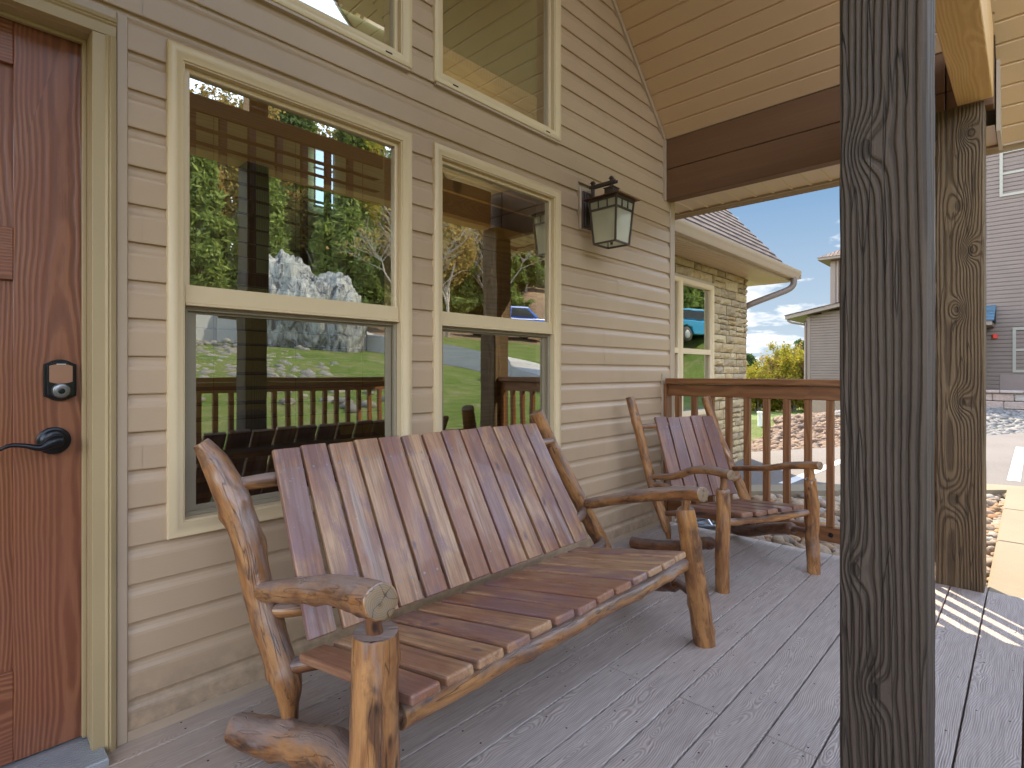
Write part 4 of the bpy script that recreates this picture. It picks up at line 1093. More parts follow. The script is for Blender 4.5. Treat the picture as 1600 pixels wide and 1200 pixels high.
def blinds(x0, x1, zt, zb, label, full):
    t = thing("window_blind", label, "window blind", "wooden blinds behind the cabin windows")
    b = MB(); b.box(x0, x1, 0.055, 0.066, zt - 0.075, zt, 0); b.box(x0, x0 + 0.01, 0.067, 0.12, zt - 0.075, zt, 2); b.build("valance", M['valance'], t, bevel=0.003)
    b = MB(); b.box(x0 + 0.012, x1 - 0.012, 0.070, 0.115, zt - 0.045, zt - 0.005, 0); b.build("head_rail", M['blind'], t)
    b = MB()
    if full:
        z = zt - 0.115
        while z > zb:
            tl = 0.004
            b.add([(x0 + .006, 0.070, z - tl), (x1 - .006, 0.070, z - tl), (x1 - .006, 0.120, z + tl), (x0 + .006, 0.120, z + tl),
                   (x0 + .006, 0.070, z - tl + .003), (x1 - .006, 0.070, z - tl + .003), (x1 - .006, 0.120, z + tl + .003), (x0 + .006, 0.120, z + tl + .003)],
                  [(3, 2, 1, 0), (4, 5, 6, 7), (0, 1, 5, 4), (2, 3, 7, 6), (1, 2, 6, 5), (3, 0, 4, 7)])
            z -= 0.0525
    else:
        for k in range(14): b.box(x0 + .01, x1 - .01, 0.072, 0.118, zt - 0.085 - k * 0.006, zt - 0.081 - k * 0.006, 0)
    b.build("slats", M['blind'], t)
    for q in (0.12, 0.5, 0.88):
        xx = x0 + (x1 - x0) * q
        b = MB(); b.box(xx - 0.001, xx + 0.001, 0.069, 0.071, zb if full else zt - 0.17, zt - 0.06, 2); b.build("ladder_cord", M['valance'], t)
    if full: b = MB(); b.box(x0 + .006, x1 - .006, 0.075, 0.115, zb - 0.03, zb - 0.012, 0); b.build("bottom_bar", M['blind'], t)
blinds(0.565, 1.325, 2.050, 0.66, "dark brown wooden blind lowered behind the window nearest the door", True)
blinds(1.610, 2.330, 2.050, 0.66, "brown wooden blind raised to the top of the window nearer the lantern", False)

# ------------------------------------------------------------ log furniture
def board(mb, p0, p1, w, th, xdir, over=(0, 0), mi=0):
    """plank from p0 to p1 (centre line), width along xdir"""
    P0, P1_ = Vector(p0), Vector(p1); d = (P1_ - P0); L = d.length; d.normalize()
    X = Vector(xdir).normalized(); Nn = d.cross(X).normalized()
    Mx = Matrix(((X.x, Nn.x, d.x, P0.x), (X.y, Nn.y, d.y, P0.y), (X.z, Nn.z, d.z, P0.z), (0, 0, 0, 1)))
    mb.box(-w / 2, w / 2, -th / 2, th / 2, -over[0], L + over[1], 2, mi, M=Mx)
def rustic(t, G):
    """G: geometry in the seat's own frame, x along the front, y towards the back"""
    lm = [M['log'], M['end']]
    def log(name, pts, rad, seed, wob=0.09, knots=5, bend=0.007, parent=None, dark=False, seg=22):
        b = MB(); b.tube(pts, rad, seg, 0.011, wob, seed, 0, 1, bend, knots)
        return b.build(name, [M['log_dark'] if dark else M['log'], M['end']], parent or t, ang=1.0)
    # back boards
    X0, X1, n = G['bx0'], G['bx1'], G['n']; pitch = (X1 - X0) / n
    b = MB(); s = []
    for i in range(n):
        xc = X0 + pitch * (i + 0.5); q = rnd.uniform(-0.004, 0.008); sk = rnd.uniform(-0.003, 0.003)
        y0, z0, y1, z1 = G['back']
        tx = G.get('fan', 0.0) * (i + 0.5 - n / 2) / n + G.get('fsh', 0.0)
        board(b, (xc + sk, y0 + rnd.uniform(-.002, .002), z0), (xc - sk + tx, y1 + rnd.uniform(-.002, .002), z1), pitch * G.get('bw', 1.0) - rnd.uniform(0.008, 0.014), 0.020, (1, 0, 0), (rnd.uniform(0, .006), q))
        d = Vector((0, y1 - y0, z1 - z0)); L = d.length; d.normalize(); nn = Vector((0, -d.z, d.y))
        for f_ in (0.13, 0.87):
            for dx in (-0.024, 0.024):
                c = Vector((xc + tx * f_ + dx + rnd.uniform(-.005, .005), y0, z0)) + d * L * f_ + nn * 0.0100
                s.append((c, nn))
    for c, nn in s:
        u = nn.orthogonal().normalized(); w = nn.cross(u); p = c + nn * 0.0009
        b.add([p + (u * cos(2 * pi * i / 8) + w * sin(2 * pi * i / 8)) * 0.0042 for i in range(8)], [tuple(range(8))], None, 1)
    bk = b.build("backrest", [M['slat'] if G['bench'] else M['slat_red'], M['nickel']], t, bevel=0.0035, bseg=2)
    b = MB()
    y0, z0, y1, z1 = G['seat']; X0, X1, n = G['sx0'], G['sx1'], G['n']; pitch = (X1 - X0) / n
    for i in range(n):
        xc = X0 + pitch * (i + 0.5)
        board(b, (xc, y0, z0 + rnd.uniform(-.002, .002)), (xc, y1, z1), pitch - rnd.uniform(0.013, 0.019), 0.024, (1, 0, 0), (rnd.uniform(0, 0.012), rnd.uniform(0, 0.01)))
    b.build("seat", M['slat'] if G['bench'] else M['slat_red'], t, bevel=0.006, bseg=2)
    for k, (pts, rad, seed, nm, kw) in enumerate(G['logs']):
        log(nm, pts, rad, seed, **kw)
BX, BY = 1.33, 0.963
def bl(*pts): return [(x - BX, y - BY, z) for x, y, z in pts]
bench = thing("log_bench", "long rustic varnished log bench with weathered plank seat and backrest, under the windows", "bench", None, (BX, BY - 1.966, 0))
rustic(bench, dict(bench=True, n=13, bx0=.688 - BX, bx1=1.976 - BX, back=(1.420 - BY, .372, 1.690 - BY, .862), fan=-.055, fsh=-.0135, bw=0.965,
    sx0=.660 - BX, sx1=1.922 - BX, seat=(.930 - BY, .425, 1.415 - BY, .335),
    logs=[
    (bl((.600, .955, -.004), (.606, .958, .25), (.613, .963, .545), (.613, .963, .572)), (.054, .050, .047, .044), 1, "front_leg", dict(knots=7)),
    (bl((.613, .963, .565), (.607, .955, .64)), (.017, .015), 2, "arm_tenon", dict(knots=0, dark=True)),
    (bl((2.150, .961, -.004), (2.085, .966, .25), (2.022, .978, .53), (2.018, .980, .558)), (.043, .042, .037, .034), 3, "front_leg", dict(knots=7)),
    (bl((2.018, .980, .55), (2.020, .965, .64)), (.016, .015), 4, "arm_tenon", dict(knots=0, dark=False)),
    (bl((.640, 1.610, .468), (.625, 1.36, .545), (.602, 1.10, .625), (.578, .890, .668)), (.024, .032, .034, .0355), 5, "armrest", dict(knots=6, wob=.15)),
    (bl((2.225, 1.630, .438), (2.20, 1.575, .458), (2.185, 1.545, .466), (2.10, 1.25, .56), (2.02, 1.00, .625), (1.985, .895, .642)), (.012, .014, .025, .028, .028, .029), 6, "armrest", dict(knots=6, wob=.15)),
    (bl((.613, .975, .366), (.655, .978, .366), (.685, .980, .367)), (.014, .015, .016), 8, "rail_tenon", dict(knots=0, dark=True)),
    (bl((.683, .985, .366), (1.1, .982, .362), (1.6, .985, .352), (2.045, .985, .348)), (.032, .030, .029, .024), 9, "seat_rail", dict(knots=8, bend=.008, wob=.09)),
    (bl((.682, 1.500, .115), (.680, 1.505, .165), (.676, 1.515, .235), (.652, 1.565, .36), (.636, 1.605, .475), (.622, 1.650, .62), (.590, 1.705, .755), (.560, 1.735, .84), (.530, 1.750, .895)),
        (.018, .025, .040, .042, .041, .042, .045, .038, .023), 10, "back_post", dict(knots=8, wob=.12, bend=.006)),
    (bl((2.325, 1.545, .10), (2.318, 1.548, .16), (2.300, 1.555, .23), (2.19, 1.62, .473), (2.10, 1.69, .68), (2.017, 1.752, .905)), (.016, .026, .038, .037, .036, .035), 11, "back_post", dict(knots=8)),
    (bl((.610, 1.690, .052), (.640, 1.58, .070), (.664, 1.44, .112), (.660, 1.20, .185), (.625, 1.01, .235)), (.043, .052, .048, .048, .036), 12, "runner", dict(knots=9, wob=.2, bend=.02)),
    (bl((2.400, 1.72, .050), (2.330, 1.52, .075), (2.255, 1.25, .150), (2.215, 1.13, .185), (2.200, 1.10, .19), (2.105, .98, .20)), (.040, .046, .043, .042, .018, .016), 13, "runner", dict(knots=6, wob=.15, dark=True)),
    (bl((.600, 1.700, .770), (.70, 1.685, .772), (1.3, 1.668, .770), (1.95, 1.672, .765), (2.07, 1.705, .765)), (.015, .021, .021, .021, .016), 14, "crossbar", dict(knots=6, wob=.2)),
    (bl((.640, 1.59, .425), (.76, 1.505, .425), (1.3, 1.488, .425), (1.95, 1.492, .425), (2.20, 1.60, .43)), (.015, .021, .021, .021, .016), 15, "crossbar", dict(knots=6, wob=.2)),
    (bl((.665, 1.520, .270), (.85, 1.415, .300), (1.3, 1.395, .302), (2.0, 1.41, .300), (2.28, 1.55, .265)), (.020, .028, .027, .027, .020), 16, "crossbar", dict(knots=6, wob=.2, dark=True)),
    ]))
def twig(t, p, a, r=0.008):
    b = MB(); b.tube(p, a, 10, 0.006, 0.2, 4); return b
ch = thing("rocking_chair", "small rustic log armchair with five reddish boards, by the side railing", "chair", None, (3.018, .994 - 1.966, 0), atan2(-.398, .917))
rustic(ch, dict(bench=False, n=5, bx0=-.255, bx1=.228, back=(.455, .356, .705, .812), fan=-.01, fsh=.045, bw=1.0,
    sx0=-.236, sx1=.224, seat=(-.025, .376, .415, .318),
    logs=[
    ([(-.325, 0, -.004), (-.325, 0, .25), (-.322, 0, .50), (-.322, 0, .512)], (.034, .034, .034, .030), 21, "front_leg", dict(knots=5)),
    ([(-.322, 0, .505), (-.325, -.002, .58)], (.017, .014), 22, "arm_tenon", dict(knots=0)),
    ([(.325, 0, -.004), (.318, .004, .25), (.302, .002, .495), (.300, 0, .508), (.298, 0, .512)], (.033, .034, .030, .027, .018), 23, "front_leg", dict(knots=6, wob=.16)),
    ([(.300, 0, .500), (.294, -.004, .585)], (.019, .014), 24, "arm_tenon", dict(knots=0)),
    ([(-.268, .625, .462), (-.285, .42, .500), (-.300, .25, .565), (-.318, .08, .592), (-.334, -.065, .594)], (.016, .020, .022, .023, .024), 25, "armrest", dict(knots=4)),
    ([(.356, .600, .475), (.335, .40, .510), (.312, .16, .565), (.291, -.065, .600)], (.016, .018, .021, .022), 26, "armrest", dict(knots=4, wob=.18)),
    ([(-.315, .012, .340), (-.15, .014, .336), (.05, .012, .330), (.315, .010, .332)], (.018, .019, .019, .018), 27, "seat_rail", dict(knots=4)),
    ([(-.208, .558, .095), (-.212, .560, .135), (-.222, .570, .18), (-.262, .640, .41), (-.31, .70, .70), (-.352, .750, .945)], (.013, .020, .028, .030, .029, .028), 28, "back_post", dict(knots=6)),
    ([(.455, .54, .095), (.45, .543, .14), (.425, .560, .25), (.36, .64, .50), (.30, .70, .72), (.255, .750, .935)], (.013, .022, .030, .030, .029, .029), 29, "back_post", dict(knots=6)),
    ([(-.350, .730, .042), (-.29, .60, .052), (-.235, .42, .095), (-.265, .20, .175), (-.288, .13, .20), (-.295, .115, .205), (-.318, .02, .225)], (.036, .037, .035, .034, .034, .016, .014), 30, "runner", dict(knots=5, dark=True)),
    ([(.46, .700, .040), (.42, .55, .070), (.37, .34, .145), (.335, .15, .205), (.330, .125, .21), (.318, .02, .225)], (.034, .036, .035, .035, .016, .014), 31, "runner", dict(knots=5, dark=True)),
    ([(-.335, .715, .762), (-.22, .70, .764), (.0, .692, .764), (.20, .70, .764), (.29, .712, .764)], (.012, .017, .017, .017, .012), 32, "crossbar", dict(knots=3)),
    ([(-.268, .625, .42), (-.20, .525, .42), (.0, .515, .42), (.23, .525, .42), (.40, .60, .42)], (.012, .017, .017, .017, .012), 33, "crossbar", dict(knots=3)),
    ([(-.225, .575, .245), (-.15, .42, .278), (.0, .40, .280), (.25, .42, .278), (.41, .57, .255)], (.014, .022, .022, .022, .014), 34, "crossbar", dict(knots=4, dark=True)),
    ]))

# coil of grey-blue hose on the gravel beyond the deck corner
hz = thing("hose_coil", "loose coil of blue grey hose on the gravel beyond the deck corner", "hose", None, (4.0, -0.18, -0.10))
b = MB()
rg = random.Random(4)
for k in range(4):
    pts = []
    for i in range(15):
        a = 2 * pi * i / 12 + k; r = 0.13 + 0.03 * rg.random() + 0.02 * k
        pts.append((r * cos(a) * 1.1, r * sin(a) * 0.8, 0.02 + 0.022 * k + 0.02 * rg.random()))
    b.tube(pts, 0.009, 8, 0.02)
b.build("hose", plain("blue_grey_hose", (0.16, 0.19, 0.22), 0.4, 0.2, 20), hz, smooth=True)
b = MB(); b.tube([(0.02, -0.05, 0.03), (0.04, 0.03, 0.12)], [0.014, 0.014], 8, 0.02); b.build("fitting", M['alu'], hz)

# ------------------------------------------------------------ stone wing of the house next to the porch
wing = thing("stone_wing", "pale limestone house wing with brown shingle roof and gutter just past the porch", "house")
def stonework():
    mb = MB(); mo = MB()
    x0, x1, z0, z1, yf = 3.83, 7.74, -0.35, 2.402, 0.905
    wx0, wx1, wz0, wz1 = 4.86, 6.62, 0.56, 2.20
    rg = random.Random(11)
    # backing with the opening
    for a, b_, c, d in ((x0, wx0, z0, z1), (wx1, x1 - 0.03, z0, z1), (wx0, wx1, z0, wz0), (wx0, wx1, wz1, z1)):
        mo.box(a, b_, yf, yf + 0.2, c, d)
    mo.box(x1 - 0.2, x1 - 0.03, yf + 0.2, 4.5, z0, z1, 1)
    def stone(xa, xb, za, zb, face):
        g = 0.006
        w, h = xb - xa - g * 2, zb - za - g * 2
        if w < 0.02 or h < 0.015: return
        nx, nz = 5, 4
        dep = rg.uniform(0.020, 0.042)
        vs = []; idx = {}
        for j in range(nz):
            for i in range(nx):
                u, v = i / (nx - 1), j / (nz - 1)
                px = xa + g + w * u + rg.uniform(-.006, .006); pz = za + g + h * v + rg.uniform(-.005, .005)
                e = 1 if (0 < i < nx - 1 and 0 < j < nz - 1) else 0.35
                dd = dep * e + (rg.uniform(-0.006, 0.008) if e == 1 else 0)
                vs.append((px, -dd, pz))
        n0 = len(vs)
        vs += [(p[0], 0.01, p[2]) for p in vs]
        fs = []
        for j in range(nz - 1):
            for i in range(nx - 1):
                a = j * nx + i; fs.append((a, a + 1, a + 1 + nx, a + nx))
        rim = [i for i in range(nx)] + [(j + 1) * nx - 1 for j in range(1, nz)] + [(nz - 1) * nx + i for i in range(nx - 2, -1, -1)] + [j * nx for j in range(nz - 2, 0, -1)]
        for k in range(len(rim)):
            a, b2 = rim[k], rim[(k + 1) % len(rim)]
            fs.append((b2, a, a + n0, b2 + n0))
        if face == 'f': vs = [(p[0], yf + p[1], p[2]) for p in vs]
        else: vs = [(x1 - 0.03 - p[1], yf - 0.02 + p[0], p[2]) for p in vs]
        mb.add(vs, fs, None)
    z = z0
    while z < z1:
        h = rg.uniform(0.080, 0.145)
        if z + h > z1 - 0.03: h = z1 - z
        x = x0
        while x < x1:
            w = rg.uniform(0.16, 0.42)
            if x + w > x1 - 0.07: w = x1 - x
            xa, xb = x, x + w
            inside = z + h > wz0 and z < wz1
            if inside and xb > wx0 and xa < wx1:
                if xa < wx0: stone(xa, wx0, z, z + h, 'f')
                if xb > wx1: stone(wx1, xb, z, z + h, 'f')
                if z + h > wz1: stone(max(xa, wx0), min(xb, wx1), wz1, z + h, 'f')
                if z < wz0: stone(max(xa, wx0), min(xb, wx1), z, wz0, 'f')
                x += w; continue
            if h > 0.115 and rg.random() < 0.5:
                m = z + h * rg.uniform(0.4, 0.6); stone(xa, xb, z, m, 'f'); stone(xa, xb, m, z + h, 'f')
            else: stone(xa, xb, z, z + h, 'f')
            x += w
        y = 0.0
        while y < 0.7:
            w = rg.uniform(0.12, 0.3); stone(y, y + w, z, z + h, 's'); y += w
        z += h
    mo.build("mortar_wall", M['mortar'], wing)
    mb.build("stone_facing", M['stone'], wing)
    # twin window
    for a, b_ in ((4.90, 5.735), (5.735, 6.585)):
        fr = MB(); mitre(fr, a, b_, 0.60, 2.16, [(0, yf - 0.001), (0, yf - 0.05), (0.02, yf - 0.05), (0.045, yf - 0.035), (0.055, yf - 0.01), (0.055, yf + 0.03)])
        zm = 1.345
        fr.box(a + 0.05, b_ - 0.05, yf - 0.030, yf + 0.02, zm - 0.03, zm + 0.03, 0)
        f = fr.build("window", M['far_win'] if False else M['trim'], wing, ang=0.9)
        g = MB(); g.add([(a + .05, yf + 0.01, 0.65), (b_ - .05, yf + 0.01, 0.65), (b_ - .05, yf + 0.01, 2.11), (a + .05, yf + 0.01, 2.11)], [(0, 1, 2, 3)])
        g.build("pane", M['glass'], f)
    bx = MB(); bx.box(3.87, 7.5, yf + 2.2, yf + 2.3, -0.3, 2.38); bx.box(3.87, 7.5, yf + 0.21, yf + 2.19, 2.385, 2.40); bx.box(3.87, 7.5, yf + 0.21, yf + 2.19, -0.3, -0.28); bx.box(3.865, 3.869, yf + 0.21, yf + 2.2, -0.3, 2.4); bx.box(7.5, 7.52, yf + 0.21, yf + 2.2, -0.3, 2.38); bx.build("inner_wall", M['cabinet'], wing)
    pr = MB(); mitre(pr, 4.862, 6.618, 0.562, 2.198, [(0, yf + 0.0), (0, yf - 0.032), (0.036, yf - 0.032), (0.036, yf - 0.002)]); pr.build("window_surround", M['trim_tan'], wing)
stonework()
def wing_roof():
    yE, zE, PT = 0.520, 2.425, 1.16          # eave line and pitch
    xa, xb = 3.86, 8.50
    # soffit, grooved across
    mb = MB(); x = xa; prof = []
    while x < xb - 0.05:
        prof += [(x, 2.404), (x + 0.062, 2.404), (x + 0.066, 2.412), (x + 0.076, 2.412), (x + 0.080, 2.404)]; x += 0.080
    n = len(prof)
    mb.add([(p[0], yE + 0.02, p[1]) for p in prof] + [(p[0], 0.93, p[1]) for p in prof], [(n + i, n + i + 1, i + 1, i) for i in range(n - 1)])
    mb.build("soffit", M['soffit'], wing)
    mb = MB(); mb.box(7.77, xb - 0.02, 0.93, 3.6, 2.404, 2.42, 1); mb.build("rake_soffit", M['soffit'], wing)
    mb = MB(); mb.box(xa, xb, yE, yE + 0.019, 2.400, 2.56, 0); mb.build("fascia", M['trim_tan'], wing)
    # ogee gutter
    pr = [(yE - 0.002, 2.430), (yE - 0.065, 2.430), (yE - 0.078, 2.446), (yE - 0.084, 2.470), (yE - 0.100, 2.495), (yE - 0.112, 2.515), (yE - 0.114, 2.545), (yE - 0.100, 2.548), (yE - 0.100, 2.540), (yE - 0.106, 2.536), (yE - 0.102, 2.515), (yE - 0.092, 2.500), (yE - 0.078, 2.472), (yE - 0.072, 2.450), (yE - 0.062, 2.436), (yE - 0.002, 2.436)]
    mb = MB(); mb.prism(pr, xa, xb - 0.002, 'x'); 
    mb.box(xb - 0.002, xb + 0.001, yE - 0.110, yE, 2.432, 2.545); mb.build("gutter", M['trim_tan'], wing, ang=0.6)
    # downspout: out of the gutter, elbow back to the wall corner, down
    mb = MB()
    P = [(8.34, yE - 0.055, 2.44), (8.34, yE - 0.055, 2.36), (8.325, yE - 0.03, 2.305), (8.28, yE + 0.02, 2.262), (8.18, yE + 0.09, 2.215), (7.98, yE + 0.22, 2.13), (7.84, 0.86, 2.06), (7.815, 0.93, 2.02), (7.81, 0.96, 1.95), (7.81, 0.97, 1.5), (7.81, 0.97, 0.0)]
    mb.tube(P, 0.042, 14, 0.012, 0, 3); mb.build("downspout", M['far_trim'], wing, ang=0.8)
    # roof planes
    def plane(y0, z0, y1, z1, name, flip=False):
        th = 0.02; L = sqrt((y1 - y0) ** 2 + (z1 - z0) ** 2)
        mb = MB(); rows = 40; X0, X1 = xa, xb + 0.02
        for k in range(int(L / 0.14)):
            s0, s1 = k * 0.14, min(L, (k + 1) * 0.14)
            def q(s, up): return (y0 + (y1 - y0) * s / L, z0 + (z1 - z0) * s / L + up)
            a, b2 = q(s0, 0.016), q(s1, 0.004); c = q(s0, 0.0)
            vs = [(X0, a[0], a[1]), (X1, a[0], a[1]), (X1, b2[0], b2[1]), (X0, b2[0], b2[1]), (X0, c[0], c[1]), (X1, c[0], c[1])]
            cs = [(X0, s0 + .001, 0), (X1, s0 + .001, 0), (X1, s1 - .001, 0), (X0, s1 - .001, 0), (X0, s0 + .001, 0), (X1, s0 + .001, 0)]
            mb.add(vs, [(0, 1, 2, 3), (4, 5, 1, 0)], cs)
        mb.add([(X0, y0, z0 - th), (X1, y0, z0 - th), (X1, y1, z1 - th), (X0, y1, z1 - th)], [(3, 2, 1, 0)])
        mb.build(name, M['shingle'], wing)
    yr = 3.9; zr = 2.535 + (yr - yE) * PT
    plane(yE - 0.03, 2.50, yr, zr, "roof")
    plane(2 * yr - yE + .03, 2.50, yr, zr, "roof")
    mb = MB(); mb.prism([(yE + 0.02, 2.43), (yr, zr - 0.05), (2 * yr - yE, 2.43)], 7.55, 7.69, 'x'); mb.build("gable_wall", M['siding'], wing)
    mb = MB(); mb.prism([(yE - 0.02, 2.42), (yE - 0.02, 2.49), (yr, zr - 0.02), (yr, zr - 0.16)], xb - 0.002, xb + 0.018, 'x'); mb.build("rake_board", M['trim_tan'], wing)
    # unseen block and roof, added to keep sun off the deck
    mb = MB(); mb.box(-3.4, 6.8, 2.2, 9.0, 0.0, 5.95); mb.build("sun_blocker", M['siding'], wing) if False else None
    mb = MB(); mb.box(3.9, 6.8, 2.3, 8.8, 2.6, 5.95); mb.build("sun_blocker", M['siding'], wing)
    mb = MB(); mb.box(3.7, 7.46, 2.05, 9.0, 5.95, 6.08); mb.prism([(3.7, 6.08), (7.46, 6.08), (5.6, 7.5)], 2.05, 9.0, 'y'); mb.build("sun_blocker_roof", M['shingle'], wing)
    mb = MB(); mb.box(3.80, 3.86, 0.10, 1.0, -0.3, 2.40); mb.build("link_wall", M['siding'], wing)
wing_roof()
# ------------------------------------------------------------ ground
def cl(v, a=0.0, b=1.0): return max(a, min(b, v))
def sm(v): v = cl(v); return v * v * (3 - 2 * v)
FAR = [(7.70, 1.72), (8.39, 1.06), (10.14, 0.12), (13.8, -1.45), (18.0, -3.3), (24.0, -5.2), (30, -7)]
def far_y(x):
    for (x0, y0), (x1, y1) in zip(FAR[:-1], FAR[1:]):
        if x <= x1: return y0 + (y1 - y0) * (x - x0) / (x1 - x0)
    return -7.0
def T(x, y):
    z = -0.16
    f = max(0.0, -y - 3.3)
    hill = 0.165 * f if f < 19 else 0.165 * 19 + 0.30 * (f - 19) * 1.0
    hill = min(hill, 14.0)
    hill *= 1.0 - 0.55 * sm((x - 9) / 9.0) * sm(1 - (f - 3) / 9.0)
    z += hill
    z += 0.032 * max(0.0, min(x, 34) - 9) * sm((-y - 8) / 12.0)
    if x > 8 and y > -9:
        e = y - far_y(x)
        z += 0.34 * sm(e / 3.2) * sm((x - 9.0) / 4.0)
        z -= min(1.9, 0.33 * max(0.0, y - 1.0)) * sm((x - 10) / 8.0)
    z += 2.7 * sm((x - 25) / 5.0) * sm((-y - 4.5) / 4.5)
    if y > 9: z -= 0.02 * (y - 9)
    if x > 30: z -= 0.02 * (x - 30) * sm((y + 4) / 6)
    if x < -14: z += 0.10 * (-14 - x)
    return z
def ground():
    def axis(a, b, fine0, fine1, f, c):
        out = []; v = a
        while v < b:
            out.append(v)
            v += f if fine0 <= v < fine1 else c
        out.append(b); return out
    xs = axis(-300, 400, -14, 40, 0.6, 13.0); ys = axis(-300, 400, -45, 14, 0.6, 13.0)
    V = []; F = []
    nx = len(xs)
    for y in ys:
        for x in xs:
            z = T(max(-60, min(90, x)), max(-60, min(60, y)))
            d = max(abs(x) , abs(y))
            if d > 60: z = z * max(0, 1 - (d - 60) / 200) + 0
            if -8 < y < 14 and -14 < x < 40: z += 0.02 * noise.noise(Vector((x * .8, y * .8, 0)))
            elif y < 0: z += 0.25 * noise.noise(Vector((x * .13, y * .13, 3))) * cl((-y - 6) / 10)
            V.append((x, y, z))
    for j in range(len(ys) - 1):
        for i in range(nx - 1):
            a = j * nx + i; F.append((a, a + 1, a + 1 + nx, a + nx))
    mb = MB(); mb.add(V, F)
    t = MT("yard_ground"); p = t.co('pos'); s = t.n('ShaderNodeSeparateXYZ'); t.l(p, s.inputs[0])
    g1 = t.noise(p, 0.9, 5, 0.6); g2 = t.noise(p, 26, 4, 0.7)
    grass = t.mix(t.ramp(g1, [(0.35, 0.0), (0.65, 1.0)]), (0.115, 0.175, 0.03), (0.20, 0.235, 0.07))
    grass = t.mix(t.ramp(g2, [(0.35, 0.0), (0.7, 0.7)]), grass, (0.045, 0.085, 0.015))
    grass = t.mix(t.ramp(t.noise(p, 1.7, 5, 0.7), [(0.50, 0.0), (0.66, 0.75)]), grass, (0.26, 0.215, 0.13))
    lit = t.mix(t.ramp(t.noise(p, 5, 6, 0.75), [(0.35, 0.0), (0.7, 1.0)]), (0.17, 0.105, 0.065), (0.34, 0.25, 0.17))
    lit = t.mix(t.ramp(t.noise(p, 0.5, 3, 0.6), [(0.45, 0.0), (0.65, 0.6)]), lit, (0.28, 0.17, 0.12))
    edge = t.math('ADD', s.outputs[1], t.math('MULTIPLY', t.noise(p, 0.35, 3, 0.5), 7.0))
    far = t.ramp(t.math('MULTIPLY_ADD', edge, -0.05, 0.0), [(0.72, 0.0), (0.78, 1.0)])
    c = t.mix(far, grass, lit)
    m = t.fin(c, 0.95, t.bump(t.math('ADD', g2, t.noise(p, 90, 3, 0.6)), 0.9, 0.05), 0.15)
    o = mb.build("ground", m, None, smooth=True); tag(o, kind='structure')
ground()
def asphalt(name, base, line=None):
    t = MT(name); p = t.co('pos')
    c = t.mix(t.ramp(t.noise(p, 0.8, 5, 0.6), [(0.3, 0.0), (0.7, 1.0)]), tuple(x * 0.88 for x in base), tuple(x * 1.12 for x in base))
    c = t.mix(t.ramp(t.noise(p, 90, 2, 0.6), [(0.4, 0.0), (0.75, 0.6)]), c, tuple(min(1, x * 1.8) for x in base))
    return t.fin(c, 0.85, t.bump(t.noise(p, 160, 3, 0.6), 0.5, 0.006), 0.3)
M['asphalt'] = asphalt("sun_bleached_asphalt", (0.125, 0.110, 0.098))
def concrete(name, base):
    t = MT(name); p = t.co('pos')
    c = t.mix(t.ramp(t.noise(p, 1.5, 6, 0.65), [(0.3, 0.0), (0.7, 1.0)]), tuple(x * 0.88 for x in base), base)
    c = t.mix(t.ramp(t.noise(p, 35, 4, 0.6), [(0.55, 0.0), (0.8, 0.4)]), c, tuple(x * 0.65 for x in base))
    return t.fin(c, 0.8, t.bump(t.noise(p, 120, 3, 0.6), 0.4, 0.004), 0.3)
M['concrete'] = concrete("warm_concrete", (0.24, 0.19, 0.125))
M['concrete_dk'] = concrete("stained_concrete", (0.20, 0.165, 0.12))
M['paint'] = plain("white_road_paint", (0.62, 0.60, 0.56), 0.7, 0.1, 12)
ROAD_Z = -0.085
def poly_sheet(name, pts, z, mat, kind='structure', thick=0.06):
    mb = MB(); mb.prism([(x, y) for x, y in pts], z - thick, z, 'z'); o = mb.build(name, mat, None); tag(o, kind=kind); return o
# parking apron: near edge follows the kerb, far edge the rock bank
NEAR = [(4.35, 1.30), (5.00, 0.45), (5.42, 0.02), (6.12, -0.66), (7.24, -1.80), (7.60, -3.2), (7.9, -6.0)]
FAR = [(7.70, 1.72), (8.39, 1.06), (10.14, 0.12), (13.8, -1.45), (18.0, -3.3), (24.0, -5.2), (30, -7)]
def offs(line, d):
    out = []
    for i, p in enumerate(line):
        a = line[max(0, i - 1)]; b = line[min(len(line) - 1, i + 1)]
        dx, dy = b[0] - a[0], b[1] - a[1]; l = sqrt(dx * dx + dy * dy)
        out.append((p[0] - dy / l * d, p[1] + dx / l * d))
    return out
kin = offs(NEAR, 0.30)
poly_sheet("parking_apron", kin + [(9.0, -9.5), (13, -12), (30, -11.0)] + FAR[::-1] + [(5.0, 3.5), (4.2, 2.4)], ROAD_Z, M['asphalt'], thick=0.5)
mb = MB()
for i in range(len(NEAR) - 1):
    a, b, c, d = NEAR[i], NEAR[i + 1], kin[i + 1], kin[i]
    if i == 3:  pass
    pts = [a, b, c, d]; area = sum(pts[k][0] * pts[(k + 1) % 4][1] - pts[(k + 1) % 4][0] * pts[k][1] for k in range(4))
    mb.prism(pts, -0.45, -0.052 if i < 6 else -0.05, 'z')
tag(mb.build("kerb", M['concrete'], None, bevel=0.0), kind='structure')
mb = MB()
def line_strip(x0, y0, x1, y1, w):
    d = Vector((x1 - x0, y1 - y0)); d.normalize(); n = Vector((-d.y, d.x)) * w / 2
    mb.add([(x0 - n.x, y0 - n.y, ROAD_Z + .004), (x1 - n.x, y1 - n.y, ROAD_Z + .004), (x1 + n.x, y1 + n.y, ROAD_Z + .004), (x0 + n.x, y0 + n.y, ROAD_Z + .004)], [(0, 1, 2, 3)])
line_strip(6.20, -0.06, 9.9, -0.18, 0.11)
line_strip(8.1, -1.83, 11.8, -1.85, 0.11)
tag(mb.build("parking_line", M['paint'], None), kind='structure')
